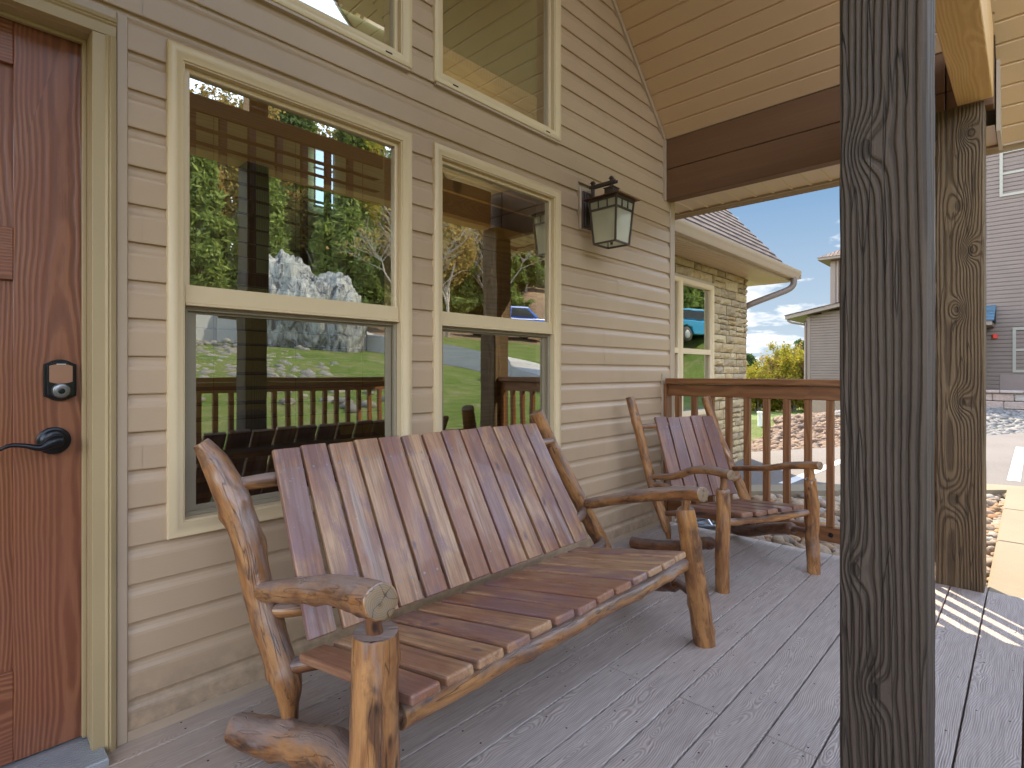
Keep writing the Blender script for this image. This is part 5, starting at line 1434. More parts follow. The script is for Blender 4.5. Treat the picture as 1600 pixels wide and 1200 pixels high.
# road that climbs past the front lawn (seen mirrored in the windows)
def road():
    pts = [(-30, -19.5), (-12, -19.5), (0, -20.0), (7, -19.6), (12, -16.8), (15.5, -12.0), (17, -7.0)]
    V = []; F = []; w = 2.0
    P = []
    for i in range(len(pts) - 1):
        for k in range(12): P.append((pts[i][0] + (pts[i + 1][0] - pts[i][0]) * k / 12, pts[i][1] + (pts[i + 1][1] - pts[i][1]) * k / 12))
    L = offs(P, w); Rr = offs(P, -w)
    for a, b in zip(L, Rr):
        za = max(T(*a), T(*b)) + 0.12
        V += [(a[0], a[1], za), (b[0], b[1], za), (a[0], a[1], za - 1.5), (b[0], b[1], za - 1.5)]
    for i in range(len(L) - 1):
        q = i * 4; F += [(q, q + 1, q + 5, q + 4), (q, q + 4, q + 6, q + 2), (q + 1, q + 3, q + 7, q + 5)]
    mb = MB(); mb.add(V, F); tag(mb.build("road", concrete("pale_road", (0.34, 0.33, 0.34)), None), kind='structure')
road()
# sidewalk from the deck to the parking
mb = MB()
js = [3.655, 4.85, 6.02, 7.17]
for a, b in zip(js[:-1], js[1:]): mb.box(a + 0.003, b - 0.003, -3.1, -1.800, -0.20, -0.012, 2)
mb.box(js[0] + .01, js[-1] - .01, -3.09, -1.81, -0.21, -0.030, 2)
tag(mb.build("sidewalk", M['concrete'], None, bevel=0.012), kind='structure')

# ------------------------------------------------------------ stones
def stones(name, mat, spots, seed, sub=1, label=None, cat=None):
    """spots: (x, y, z, size, flatness)"""
    rg = np.random.RandomState(seed)
    V0 = np.array(ICO[sub][0]); F0 = np.array(ICO[sub][1])
    var = []
    for k in range(14):
        V = V0.copy()
        for i, p in enumerate(V0):
            V[i] = p * (1 + 0.38 * noise.noise(Vector(p) * 1.1 + Vector((k * 7.3, k, 0))) + 0.16 * noise.noise(Vector(p) * 3 + Vector((k * 2.3, 0, k))))
        var.append(V)
    n = len(spots); vs = np.zeros((n, len(V0), 3))
    for i, (x, y, z, s, fl) in enumerate(spots):
        a = rg.uniform(0, 2 * pi); V = var[rg.randint(14)] * np.array([s * rg.uniform(.9, 1.4), s * rg.uniform(.65, 1.0), s * fl])
        tl = rg.normal(0, 0.22); c, s_ = cos(tl), sin(tl)
        V = V @ np.array([[1, 0, 0], [0, c, -s_], [0, s_, c]]).T
        c, s_ = cos(a), sin(a)
        V = V @ np.array([[c, -s_, 0], [s_, c, 0], [0, 0, 1]]).T
        vs[i] = V + np.array([x, y, z])
    vs = vs.reshape(-1, 3)
    fs = (F0[None, :, :] + (np.arange(n) * len(V0))[:, None, None]).reshape(-1, 3)
    me = bpy.data.meshes.new(name)
    me.vertices.add(len(vs)); me.vertices.foreach_set("co", vs.astype(np.float32).ravel())
    me.loops.add(len(fs) * 3); me.loops.foreach_set("vertex_index", fs.astype(np.int32).ravel())
    me.polygons.add(len(fs)); me.polygons.foreach_set("loop_start", np.arange(0, len(fs) * 3, 3, dtype=np.int32))
    me.polygons.foreach_set("use_smooth", np.ones(len(fs), dtype=bool))
    me.update(calc_edges=True); me.materials.append(mat)
    o = bpy.data.objects.new(name, me); COL.objects.link(o)
    tag(o, label, cat, None, 'stuff'); return o
rg = random.Random(21)
sp = []
def near_x(y):   # kerb x at a given y
    for (x0, y0), (x1, y1) in zip(NEAR[:-1], NEAR[1:]):
        if y1 <= y <= y0: return x0 + (x1 - x0) * (y - y0) / (y1 - y0)
    return 4.3
x = 3.66
while x < 7.3:
    y = -1.79
    while y < 0.88:
        if x < near_x(y) - 0.01 and (x > 3.755 or rg.random() < 0.6) and (x > 3.75 or y > -1.6):
            s = rg.choice((0.025, 0.03, 0.035, 0.04, 0.05, 0.06))
            sp.append((x + rg.uniform(-.02, .02), y + rg.uniform(-.02, .02), -0.155 + rg.uniform(0, .05) + s * 0.4 + 0.02 * noise.noise(Vector((x, y, 0))), s, rg.uniform(.5, .8)))
        y += 0.058
    x += 0.058
for _ in range(90):
    x, y = rg.uniform(3.76, 6.6), rg.uniform(-1.72, 0.8)
    if x < near_x(y) - 0.06: sp.append((x, y, -0.10 + rg.uniform(0, .03), rg.uniform(.06, .095), rg.uniform(.5, .7)))
stones("river_stone_bed", M['river'], sp, 3, 2, "bed of rounded tan, rust and grey river stones between deck and kerb", "stones")
# rock bank beyond the parking
def inside_bank(x, y):
    for (x0, y0), (x1, y1) in zip(FAR[:-1], FAR[1:]):
        if x0 <= x <= x1: return y > y0 + (y1 - y0) * (x - x0) / (x1 - x0) + 0.05
    return x < FAR[0][0] and y > 1.8
def u_of(x, y):
    Y = y + 1.966; d = .7253 * x + .6885 * Y; return (.6885 * x - .7253 * Y) / max(d, .1)
sp = []; sg = []
tries = 0
while len(sp) + len(sg) < 5200 and tries < 200000:
    tries += 1
    x = rg.uniform(7.9, 21); y = rg.uniform(-3.4, 4.6)
    if not inside_bank(x, y): continue
    # grass tongue to the left, rocks to the right of a slanting edge
    if y > 1.25 + (x - 8.0) * 0.155 + 0.12 * noise.noise(Vector((x, y, 0))): continue
    if x > 19.0 and y < 0: continue
    d = x * .72 + (y + 2) * .69
    if rg.random() > 9.0 / d: continue
    gz = T(x, y)
    s = rg.uniform(.05, .125)
    grey = (x - 10.5) * 0.55 - (y - 0.6) * 0.65 + 0.6 * noise.noise(Vector((x * .5, y * .5, 5))) > 1.5
    (sg if grey else sp).append((x, y, gz + s * 0.15, s, rg.uniform(.5, .8)))
stones("brown_rock_bank", M['brownrock'], sp, 5, 1, "bank of small reddish brown landscaping rocks across the parking", "rocks")
stones("grey_rock_bank", M['greyrock'], sg, 6, 1, "patch of grey landscaping rocks in the shade below the neighbouring building", "rocks")
sp = []
for _ in range(700):
    x, y = rg.uniform(-3, 7), -4.5 + rg.gauss(0, .4)
    x2 = rg.gauss(4.6, 1.3); y2 = rg.gauss(-12.3, 2.0)
    sp.append((x2, y2, T(x2, y2) + 0.02, rg.uniform(.06, .2), .6))
stones("lawn_rocks", M['greyrock'], sp, 8, 1, "scatter of pale rocks on the front lawn, mirrored in the near window", "rocks")
pv = thing("vent_pipe", "short white capped pipe standing at the top of the rock bank", "pipe", None, (11.5, 2.02, T(11.5, 2.02)))
b = MB(); b.tube([(0, 0, -0.1), (0.0, 0, 0.26)], 0.045, 16, 0.1); b.build("pipe", M['bulb'], pv, ang=0.8)
b = MB(); b.tube([(0, 0, 0.261), (0.0, 0, 0.295)], 0.055, 16, 0.02); b.build("pipe_cap", M['bulb'], pv, ang=0.8)

# great white boulder by the road, mirrored in the near window
b = MB()
def crag(c, r, sq, seed):
    V0, F0 = ICO[5]; vs = []
    for p in V0:
        p = Vector(p); q = Vector((p.x * 1.3, p.y * 1.3, p.z * 0.7)) + Vector((seed, 0, 0))
        d = 1 + 0.30 * noise.noise(q) - 0.22 * abs(noise.noise(q * 2.3)) - 0.12 * abs(noise.noise(q * 5.1)) - 0.05 * abs(noise.noise(q * 11))
        vs.append(Vector((p.x * sq[0], p.y * sq[1], p.z * sq[2])) * r * d + Vector(c))
    b.add(vs, F0)
crag((-0.75, 0, 1.15), 1.0, (1.35, 1.0, 2.45), 4.2)
crag((0.15, 0.1, 0.8), 1.0, (1.5, 1.0, 1.75), 2.0)
crag((1.15, 0.1, 0.9), 1.0, (1.2, 0.95, 1.95), 9.7)
o = b.build("boulder", M['boulder'], None, smooth=True); o.location = (8.7, -16.4, T(8.7, -16.4) - 0.15); o.rotation_euler = (0, 0, R(40))
tag(o, "huge twin peaked white boulder at the top of the lawn, mirrored in the near window", "boulder")

# ------------------------------------------------------------ neighbouring building
def lap_wall(mb, p0, p1, z0, z1, lap=0.1143, proj=0.022, cut=None):
    """horizontal lap siding between two plan points, outside on the left of p0->p1"""
    dx, dy = p1[0] - p0[0], p1[1] - p0[1]; L = sqrt(dx * dx + dy * dy); nx, ny = dy / L, -dx / L
    z = z0
    while z < z1 - 0.01:
        zt = min(z + lap, z1)
        q = []
        for (o_, zz) in ((0.0, z), (proj, z), (proj * 0.85, z + (zt - z) * .72), (0.002, zt)):
            q.append((o_, zz))
        a0, a1 = 0.0, L
        if cut is not None:
            a0, a1 = cut(z, zt, L)
            if a1 - a0 < 0.02: z = zt; continue
        vs = []
        for s in (a0, a1):
            for (o_, zz) in q: vs.append((p0[0] + dx * s / L + nx * o_, p0[1] + dy * s / L + ny * o_, zz))
        n = 4
        mb.add(vs, [(i, n + i, n + i + 1, i + 1) for i in range(n - 1)])
        z = zt
nb = thing("neighbour_building", "mauve tan sided neighbouring building with low wing and blue shingled door canopy", "building")
def nwindow(x, ya, yb, za, zb, grid=None):
    f = MB(); f_prof = 0.07
    for (a, b2, c, d) in ((ya, ya + .07, za, zb), (yb - .07, yb, za, zb), (ya + .07, yb - .07, za, za + .07), (ya + .07, yb - .07, zb - .07, zb)):
        f.box(x - 0.05, x + 0.02, a, b2, c, d)
    zm = (za + zb) / 2; f.box(x - 0.035, x + 0.02, ya + .07, yb - .07, zm - .03, zm + .03)
    if grid:
        for k in range(1, grid[0]):
            yy = ya + .07 + (yb - ya - .14) * k / grid[0]; f.box(x - 0.012, x - 0.002, yy - .012, yy + .012, za + .07, zb - .07)
        for k in (1, 3):
            zz = za + (zb - za) * k / 4; f.box(x - 0.0115, x - 0.0025, ya + .07, yb - .07, zz - .012, zz + .012)
    o = f.build("window", M['far_win'], nb)
    g = MB(); g.add([(x + .006, ya + .05, za + .05), (x + .006, yb - .05, za + .05), (x + .006, yb - .05, zb - .05), (x + .006, ya + .05, zb - .05)], [(3, 2, 1, 0)])
    g.build("pane", M['far_glass'], o)
    c = MB(); c.add([(x + .10, ya, za), (x + .10, yb, za), (x + .10, yb, zb), (x + .10, ya, zb)], [(3, 2, 1, 0)])
    c.build("blind", plain("pale_roller_blind", (0.30, 0.42, 0.44) if grid else (0.42, 0.42, 0.34), 0.8), o)
def neighbour():
    XR, XL_, XT = 20.5, 26.0, 27.0
    w = MB(); lap_wall(w, (XR, 0.6), (XR, -4.0), 0.55, 10.5); lap_wall(w, (XR + 6, 0.6), (XR, 0.6), 0.55, 10.5)
    w.build("siding_wall", M['far_siding'], nb)
    w = MB(); w.box(XR + 0.02, XR + 6, -3.98, 0.58, -0.8, 10.5); w.build("core_wall", M['stucco'], nb)
    w = MB(); w.prism([(-4.6, 10.5), (1.1, 10.5), (-1.7, 12.6)], XR - 0.5, XR + 7, 'x'); w.build("roof", M['shingle'], nb)
    # brown panel skirt below the ground floor window
    s = MB(); s.box(XR - 0.03, XR + 0.0, -3.4, -1.33, 0.10, 1.05); s.build("skirt_panel", plain("brown_panel", (0.20, 0.15, 0.13), 0.7), nb, bevel=0.01)
    nwindow(XR, -3.10, -1.33, 6.00, 7.27, (3, 4))
    nwindow(XR, -3.10, -1.60, 1.10, 2.34)
    # entrance bay with canopy and door
    e = MB(); e.box(XR - 1.2, XR - 0.001, -1.02, 1.0, 2.35, 2.46)
    bx = MB(); lap_wall(bx, (XR - 1.0, 0.8), (XR - 1.0, -0.92), 0.30, 2.36, cut=lambda z, zt, L: (0, L) if z > 1.88 else (0, 0.35)); bx.build("bay_siding", M['far_siding'], nb)
    bx = MB(); bx.box(XR - 0.985, XR - .001, -0.90, 0.8, 0.30, 2.35); bx.build("bay_wall", M['far_trim'], nb)
    bx = MB(); bx.box(XR - 1.05, XR - 0.99, -0.99, -0.86, 0.3, 2.36); bx.build("bay_corner_trim", M['far_trim'], nb)
    bx = MB(); bx.box(XR - 1.32, XR - 0.001, -1.22, 1.0, 2.36, 2.47); bx.build("canopy_fascia", M['far_trim'], nb)
    r = MB(); L = 1.3
    pts = [(XR - 1.36, -1.26, 2.475), (XR - 1.36, 1.04, 2.475), (XR - 0.01, 1.04, 3.00), (XR - 0.01, -1.26, 3.00)]
    r.add(pts, [(3, 2, 1, 0)], [(p[1], (p[0] - XR) * 1.07, 0) for p in pts])
    r.add([(XR - 1.36, -1.26, 2.475), (XR - 0.01, -1.26, 3.00), (XR - 0.01, -1.26, 2.475)], [(0, 1, 2), ]); r.add([(XR - 1.36, 1.04, 2.475), (XR - 0.01, 1.04, 3.00), (XR - 0.01, 1.04, 2.475)], [(2, 1, 0)])
    r.build("canopy_roof", M['shingle_blue'], nb)
    d = MB(); d.box(XR - 1.03, XR - 0.99, -0.70, 0.25, 0.42, 1.86); dd = d.build("door", M['far_door'], nb, bevel=0.01)
    d = MB()
    for a, b2 in ((-0.80, -0.70), (0.25, 0.35)): d.box(XR - 1.04, XR - 0.992, a, b2, 0.42, 1.96)
    d.box(XR - 1.04, XR - 0.992, -0.70, 0.25, 1.86, 1.96); d.build("door_frame", plain("dark_taupe_paint", (0.20, 0.16, 0.15), 0.5), nb)
    h = MB(); h.box(XR - 0.09, XR - 0.016, -1.29, -1.18, 2.05, 2.18); h.build("fire_alarm_horn", M['red_horn'], nb, bevel=0.015)
    # low wing with stucco base and mono-pitch roof, and the small tower behind it
    yc = 5.05
    w = MB(); lap_wall(w, (XL_, yc), (XL_, 0.6), 0.62, 4.8, cut=lambda z, zt, L: (max(0, (z - 3.50) / 0.17 - 0.0) if z > 3.50 else 0, L))
    w.build("wing_siding", M['far_siding'], nb)
    w = MB(); w.prism([(0.6, -1.6), (yc, -1.6), (yc, 3.52), (0.6, 4.3)], XL_ + 0.02, XL_ + 5, 'x'); w.build("wing_core", M['far_trim'], nb)
    w = MB(); w.box(XL_ - 0.05, XL_ + 0.017, 0.6, yc + 0.03, -1.6, 0.60); w.build("stucco_base", M['stucco'], nb)
    w = MB(); w.box(XL_ - 0.03, XL_ + 0.03, yc - 0.10, yc + 0.05, 0.6, 3.50); w.build("wing_corner_trim", M['far_trim'], nb)
    w = MB(); w.prism([(yc + 0.78, 3.42), (yc + 0.78, 3.56), (0.6, 4.55), (0.6, 4.41)], XL_ - 0.45, XL_ + 5.4, 'x'); w.build("wing_roof", M['far_trim'], nb)
    w = MB(); w.prism([(yc + 0.80, 3.565), (yc + 0.80, 3.60), (0.6, 4.60), (0.6, 4.56)], XL_ - 0.48, XL_ + 5.4, 'x'); w.build("wing_shingles", M['shingle'], nb)
    w = MB(); w.tube([(XL_ - 0.35, yc + 0.70, 3.44), (XL_ - 0.33, yc + 0.62, 3.30), (XL_ - 0.12, yc + 0.12, 3.16), (XL_ - 0.06, yc + 0.08, 3.0), (XL_ - 0.06, yc + 0.08, -0.9)], 0.045, 10, 0.1); w.build("downspout", M['far_trim'], nb, smooth=True)
    yt = 4.38
    w = MB(); lap_wall(w, (XT, yt), (XT, 0.6), 3.6, 6.0); lap_wall(w, (XT + 3, yt), (XT, yt), 3.6, 6.0); w.build("tower_siding", M['far_siding'], nb)
    w = MB(); w.box(XT + 0.02, XT + 3, 0.6, yt - 0.02, 3.5, 6.0); w.build("tower_core", M['far_trim'], nb)
    w = MB(); w.box(XT - 0.03, XT + 0.02, yt - 0.16, yt + 0.03, 3.7, 5.98); w.tube([(XT - .06, yt - .28, 5.95), (XT - .06, yt - .28, 3.9)], .045, 8, .3); w.build("tower_corner_trim", M['far_trim'], nb)
    w = MB(); w.box(XT - 0.45, XT + 3.4, 0.2, yt + 0.42, 6.0, 6.10); w.build("tower_eave", M['far_trim'], nb)
    w = MB(); w.add([(XT - .48, .17, 6.11), (XT + 3.43, .17, 6.11), (XT + 3.43, yt + .45, 6.11), (XT - .48, yt + .45, 6.11), (XT + 1.4, 2.4, 7.2)], [(0, 1, 4), (1, 2, 4), (2, 3, 4), (3, 0, 4)])
    w.build("tower_roof", M['shingle'], nb)
    nwindow(XT, 2.3, 3.42, 4.4, 5.6)
neighbour()
rw = thing("retaining_wall", "low reddish block retaining wall in front of the neighbouring building", "wall")
b = MB(); rg = random.Random(5)
for k in range(3):
    y = -4.6 + (0.2 if k % 2 else 0)
    while y < -0.3:
        L = 0.42; b.box(18.95 + 0.03 * k + rg.uniform(0, .02), 19.3, y + 0.004, y + L - 0.004, -0.05 + k * 0.205, 0.145 + k * 0.205, 1); y += L
b.build("block_course", M['blocks'], rw, bevel=0.02)
b = MB(); y = -4.6
while y < -0.3: b.box(18.93 + rg.uniform(0, .02), 19.35, y + .004, y + .456, 0.566, 0.635, 1); y += 0.46
b.build("cap_course", M['blocks'], rw, bevel=0.015)
tag(poly_sheet("landing", [(19.3, -4.6), (20.5, -4.6), (20.5, 1.0), (19.3, 1.0)], 0.42, M['concrete_dk'], thick=0.8), kind='structure')

# ------------------------------------------------------------ trees
def leaf_mat(name, cols, tr=0.35):
    t = MT(name); r = t.island(); oi = t.objrand()
    c = t.ramp(r, [(i / (len(cols) - 1), q) for i, q in enumerate(cols)])
    c = t.mix(0.3, c, t.ramp(oi, [(0.0, 0.5), (1.0, 1.0)]), 'MULTIPLY')
    t.nt.nodes.remove(t.b)
    d = t.n('ShaderNodeBsdfDiffuse'); tl = t.n('ShaderNodeBsdfTranslucent'); t.l(c, d.inputs[0]); t.l(c, tl.inputs[0])
    m = t.n('ShaderNodeMixShader'); m.inputs[0].default_value = tr; t.l(d.outputs[0], m.inputs[1]); t.l(tl.outputs[0], m.inputs[2])
    t.l(m.outputs[0], t.out.inputs['Surface']); return t.m
M['leaf_cedar'] = leaf_mat("cedar_foliage", [(0.09, 0.13, 0.035), (0.15, 0.20, 0.05), (0.21, 0.26, 0.08), (0.12, 0.15, 0.06)])
M['leaf_pine'] = leaf_mat("dark_pine_foliage", [(0.045, 0.075, 0.03), (0.075, 0.115, 0.04), (0.10, 0.14, 0.055)])
M['leaf_yel'] = leaf_mat("yellow_green_leaves", [(0.22, 0.20, 0.02), (0.32, 0.26, 0.03), (0.16, 0.18, 0.03), (0.36, 0.24, 0.05)], 0.5)
M['leaf_or'] = leaf_mat("orange_spring_leaves", [(0.30, 0.19, 0.06), (0.34, 0.24, 0.09), (0.22, 0.19, 0.06)], 0.45)
M['bark'] = plain("grey_bark", (0.24, 0.205, 0.18), 0.9, 0.25, 12, 0.6, bs=40)
def tree_mesh(kind, seed, H, nl):
    rg = random.Random(seed); nr = np.random.RandomState(seed)
    tb = MB(); tips = []
    def branch(p, d, L, r, lev):
        n = 4; pts = [p]; q = p.copy(); dd = d.copy()
        for k in range(n):
            dd = (dd + Vector((rg.gauss(0, .13), rg.gauss(0, .13), rg.gauss(0.04, .08)))).normalized(); q = q + dd * L / n; pts.append(q.copy())
        tb.tube(pts, [r * (1 - 0.7 * k / n) for k in range(n + 1)], 7 if lev < 2 else 4, L / 5, 0, seed)
        if lev >= (3 if kind == 'bare' else 2): tips.extend(pts[1:]); return
        m = {'bare': 7, 'decid': 6, 'cedar': 0, 'pine': 0}[kind]
        for _ in range(m):
            t = rg.uniform(.3, 1.0); i = min(n - 1, int(t * n)); a = pts[i].lerp(pts[i + 1], t * n - i)
            ang = rg.uniform(0, 2 * pi); side = Vector((cos(ang), sin(ang), rg.uniform(.1, .8))).normalized()
            branch(a, (dd * .5 + side * .8).normalized(), L * rg.uniform(.45, .62), r * .42, lev + 1)
        if lev > 0: tips.extend(pts[2:])
    C = []
    if kind in ('cedar', 'pine'):
        tb.tube([(0, 0, -0.3), (0.05, 0, H * .4), (0, 0.05, H * .97)], [H * .018, H * .012, H * .003], 8, 0.5, 0.1, seed)
        z = H * (.10 if kind == 'cedar' else .30)
        while z < H * .97:
            rel = (z / H)
            rad = H * (.20 if kind == 'cedar' else .17) * (1 - rel) ** .75 * rg.uniform(.75, 1.2) + .15
            for _ in range(4):
                a = rg.uniform(0, 2 * pi); e = Vector((cos(a) * rad, sin(a) * rad, z + rad * rg.uniform(-.1, .35)))
                tb.tube([(0, 0, z), tuple(e)], [H * .004, H * .0012], 4, rad / 2)
                for k in range(5): C.append(Vector((0, 0, z)).lerp(e, rg.uniform(.35, 1.05)))
            z += H * .028
    else:
        tb.tube([(0, 0, -0.3), (rg.uniform(-.1, .1), 0, H * .2), (rg.uniform(-.2, .2), rg.uniform(-.2, .2), H * .38)], [H * .017, H * .012, H * .010], 9, 0.3, 0.1, seed)
        for k in range(7 if kind == 'bare' else 6):
            a = 2 * pi * k / 6 + rg.uniform(-.3, .3); z = H * rg.uniform(.16, .38)
            branch(Vector((0, 0, z)), Vector((cos(a) * .55, sin(a) * .55, 1.0)).normalized(), H * rg.uniform(.36, .55), H * .0085, 1)
        C = tips
    C = np.array([tuple(c) for c in C])
    n = nl
    cen = C[nr.randint(len(C), size=n)] + nr.normal(0, H * (.018 if kind in ('cedar', 'pine') else .022), (n, 3))
    s = H * (.0085 if kind in ('cedar', 'pine') else .0075) * nr.uniform(.6, 1.5, n)
    a = nr.normal(size=(n, 3)); a /= np.linalg.norm(a, axis=1)[:, None]
    b = nr.normal(size=(n, 3)); b -= a * (a * b).sum(1)[:, None]; b /= np.linalg.norm(b, axis=1)[:, None]
    ln = 2.6 if kind in ('cedar', 'pine') else 1.4
    A = a * (s * ln)[:, None]; B = b * s[:, None]
    V = np.stack([cen - A, cen + B * .8, cen + A, cen - B * .8], 1).reshape(-1, 3)
    me = bpy.data.meshes.new("crown")
    me.vertices.add(len(V)); me.vertices.foreach_set("co", V.astype(np.float32).ravel())
    me.loops.add(n * 4); me.loops.foreach_set("vertex_index", np.arange(n * 4, dtype=np.int32))
    me.polygons.add(n); me.polygons.foreach_set("loop_start", np.arange(0, n * 4, 4, dtype=np.int32))
    me.update(calc_edges=True)
    return tb, me
PROTO = {}
def proto(key, kind, seed, H, nl, leaf):
    tb, me = tree_mesh(kind, seed, H, nl)
    me.materials.append(M[leaf])
    root = empty(key)
    tr = tb.build("trunk", M['bark'], root)
    cr = bpy.data.objects.new("crown", me); COL.objects.link(cr); cr.parent = root
    PROTO[key] = [root, False]
proto("cedar_tree", 'cedar', 3, 10, 26000, 'leaf_cedar')
proto("pine_tree", 'pine', 5, 11, 20000, 'leaf_pine')
proto("bare_tree", 'bare', 8, 9, 900, 'leaf_or')
proto("yellow_tree", 'decid', 12, 9, 15000, 'leaf_yel')
proto("budding_tree", 'decid', 15, 9, 11000, 'leaf_or')
def place(key, x, y, s, rz, label, group, dz=0.0):
    r, used = PROTO[key]
    if used:
        kids = list(r.children); r = r.copy(); COL.objects.link(r)
        for c in kids:
            k = c.copy(); COL.objects.link(k); k.parent = r
    PROTO[key][1] = True
    zz = T(max(-60, min(90, x)), max(-60, min(60, y)))
    r.location = (x, y, zz + dz); r.rotation_euler = (0, 0, rz); r.scale = (s, s, s)
    tag(r, label, "tree", group)
    return r
rg = random.Random(99)
G1 = "trees on the hillside behind the lawn, mirrored in the cabin windows"
LB = {"cedar_tree": "green cedar on the wooded hillside mirrored in the cabin windows", "pine_tree": "dark pine on the wooded hillside mirrored in the cabin windows",
      "bare_tree": "bare branched tree on the wooded hillside mirrored in the cabin windows", "budding_tree": "orange budding tree on the wooded hillside mirrored in the cabin windows",
      "yellow_tree": "yellow green leafed tree on the wooded hillside mirrored in the cabin windows"}
ROWN = ("front row", "second row", "third row", "back row"); ORD = "first second third fourth fifth sixth seventh eighth ninth tenth eleventh twelfth thirteenth".split(); cnt = {}
KN = {"cedar_tree": "green cedar", "pine_tree": "dark pine", "bare_tree": "bare branched tree", "budding_tree": "orange budding tree", "yellow_tree": "yellow green tree"}
for row, (yy, n, s0) in enumerate(((-24.5, 13, .85), (-28, 16, 1.0), (-32.5, 16, 1.15), (-38, 16, 1.35))):
    for i in range(n):
        x = 1 + (36 + row * 6) * (i + 0.5) / n + rg.uniform(-.9, .9)
        k = rg.choices(("cedar_tree", "pine_tree", "bare_tree", "budding_tree", "yellow_tree"), (8, 1.5, 1.2, 1.5, 1.5) if x < 13 or row > 1 else (5, 1, 3.5, 1.2, 1.5))[0]
        cnt[(row, k)] = cnt.get((row, k), 0) + 1
        lb = "%s %s from the left in the %s of the mirrored hillside" % (ORD[cnt[(row, k)] - 1], KN[k], ROWN[row])
        place(k, x, yy + rg.uniform(-1.3, 1.3), s0 * rg.uniform(.8, 1.2), rg.uniform(0, 6), lb, G1, -0.2)
for i in range(14):
    k = ("cedar_tree", "pine_tree", "yellow_tree", "cedar_tree")[i % 4]
    place(k, 40 + i * 2.6, -17 - (i * 5) % 9 - i * 0.3, 1.1, i * 1.1, "%s %s from left beyond the parking, mirrored in the stone wing" % (ORD[min(12, i // 2)], ("tall " if i % 2 else "short ") + KN[k]), "trees at the far end of the parking", 0.0)
place("bare_tree", 12.6, -15.2, .75, 1.0, "slim bare multi stemmed tree beside the white boulder, mirrored in the near window", None)
place("budding_tree", 17.5, -19.0, .8, 2.0, "orange budding tree at the road bend, mirrored in the further window", None)
# trees seen directly, between the stone wing and the neighbouring building
def dirpt(u, d): 
    a = (u - 800) / 854.0
    return d * (.7253 + a * .6885), d * (.6885 - a * .7253) - 1.966
G2 = "yellow trees beyond the grass between the two buildings"
for (u, d, k, s, rz, lb) in (
    (1150, 44, "yellow_tree", .80, .3, "leafy yellow tree closest to the stone wing corner"),
    (1185, 47, "yellow_tree", .86, 1.3, "tall yellow tree second from the stone wing"),
    (1206, 52, "cedar_tree", .62, 2.0, "green cedar among the yellow trees past the railing"),
    (1222, 50, "pine_tree", .78, 4.0, "dark pine in the middle of the tree gap past the railing"),
    (1240, 46, "budding_tree", .92, 5.0, "orange leafed tree right of the dark pine past the railing"),
    (1262, 45, "yellow_tree", 1.02, 3.4, "yellow tree touching the neighbouring building's corner"),
    (1160, 50, "yellow_tree", .8, 2.2, "yellow tree standing just behind the stone wing corner"),
    (1170, 60, "pine_tree", .8, 0.2, "dark pine low behind the yellow trees near the stone wing"),
    (1252, 62, "pine_tree", .95, 1.2, "dark pine on the skyline next to the neighbouring building"),
    (1232, 66, "pine_tree", .85, 2.7, "dark pine furthest back on the skyline in the tree gap"),
    (1192, 56, "cedar_tree", .70, 5.2, "green cedar behind the tall yellow tree"),
    (1275, 52, "cedar_tree", .7, 3.2, "green cedar partly hidden by the neighbouring building")):
    x, y = dirpt(u, d); place(k, x, y, s, rz, lb, G2 if k == "yellow_tree" else None, -3.0)

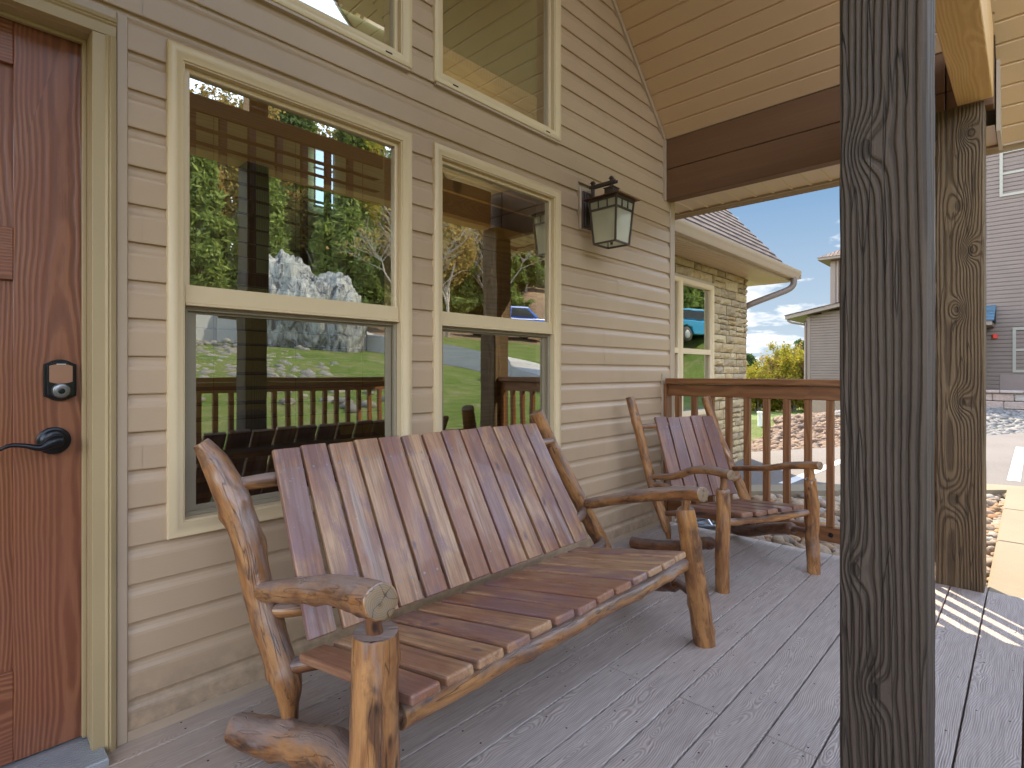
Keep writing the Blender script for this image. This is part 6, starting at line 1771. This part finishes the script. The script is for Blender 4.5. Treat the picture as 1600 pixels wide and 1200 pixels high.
# ------------------------------------------------------------ vehicles mirrored in the glass
def vehicle(name, label, cat, loc, rz, paint, pickup):
    t = thing(name, label, cat, None, loc, rz)
    pm = MT("car_paint"); pm = pm.fin(paint, 0.25, None, 0.5, None, 0.8)
    gl = plain("dark_car_glass", (0.02, 0.025, 0.03), 0.08); rub = plain("tyre_rubber", (0.02, 0.02, 0.02), 0.8)
    b = MB()
    body = [(-2.55, .55), (-2.6, .95), (-2.5, 1.12), (2.5, 1.12), (2.65, .95), (2.65, .5), (2.1, .42), (1.9, .75), (1.5, .85), (1.1, .75), (.95, .40), (-.95, .40), (-1.1, .75), (-1.5, .85), (-1.9, .75), (-2.05, .45)]
    b.prism(body[::-1], -0.92, 0.92, 'y'); b.build("body", pm, t, bevel=0.06, bseg=2)
    b = MB()
    cab = [(-.6, 1.13), (-.5, 1.75), (.75, 1.78), (1.5, 1.13)] if pickup else [(-2.45, 1.13), (-2.2, 1.75), (.75, 1.78), (1.5, 1.13)]
    b.prism(cab[::-1], -0.80, 0.80, 'y'); b.build("cabin", pm, t, bevel=0.08, bseg=2)
    b = MB()
    x0 = -.42 if pickup else -2.2
    for s in (-1, 1): b.prism([(x0, 1.2), (x0 + .06, 1.65), (.65, 1.67), (1.2, 1.2)], s * 0.801, s * 0.815, 'y')
    b.build("side_window", gl, t)
    b = MB(); b.prism([(1.30, 1.16), (.74, 1.72), (.80, 1.74), (1.46, 1.16)], -.7, .7, 'y'); b.build("windscreen", gl, t)
    for x in (-1.5, 1.5):
        for s in (-1, 1):
            w = MB(); w.tube([(x, s * .72, .38), (x, s * .94, .38)], .38, 28, .3); wh = w.build("wheel", rub, t, ang=.8)
            w = MB(); w.tube([(x, s * .93, .38), (x, s * .955, .38)], .22, 20, .3); w.build("rim", M['alu'], wh, ang=.8)
    if pickup:
        b = MB(); b.box(-2.45, -.75, -.78, .78, 1.121, 1.135); b.build("bed_cover", rub, t)
    for s in (-1, 1):
        b = MB(); b.box(2.60, 2.67, s * .62 - .14, s * .62 + .14, .8, .95); b.build("headlight", M['bulb'], t, bevel=.02)
        b = MB(); b.box(-2.63, -2.55, s * .80 - .06, s * .80 + .06, .8, 1.05); b.build("tail_light", M['red_horn'], t, bevel=.02)
vehicle("pickup_truck", "blue pickup truck parked uphill, mirrored in the further cabin window", "truck", (22.5, -19.5, T(22.5, -19.5) + .1), R(15), (0.02, 0.09, 0.38), True)
vehicle("parked_car", "blue wagon parked beyond the apron, mirrored in the stone wing's window", "car", (28.5, -9.8, T(28.5, -9.8) + .05), R(10), (0.01, 0.20, 0.38), False)
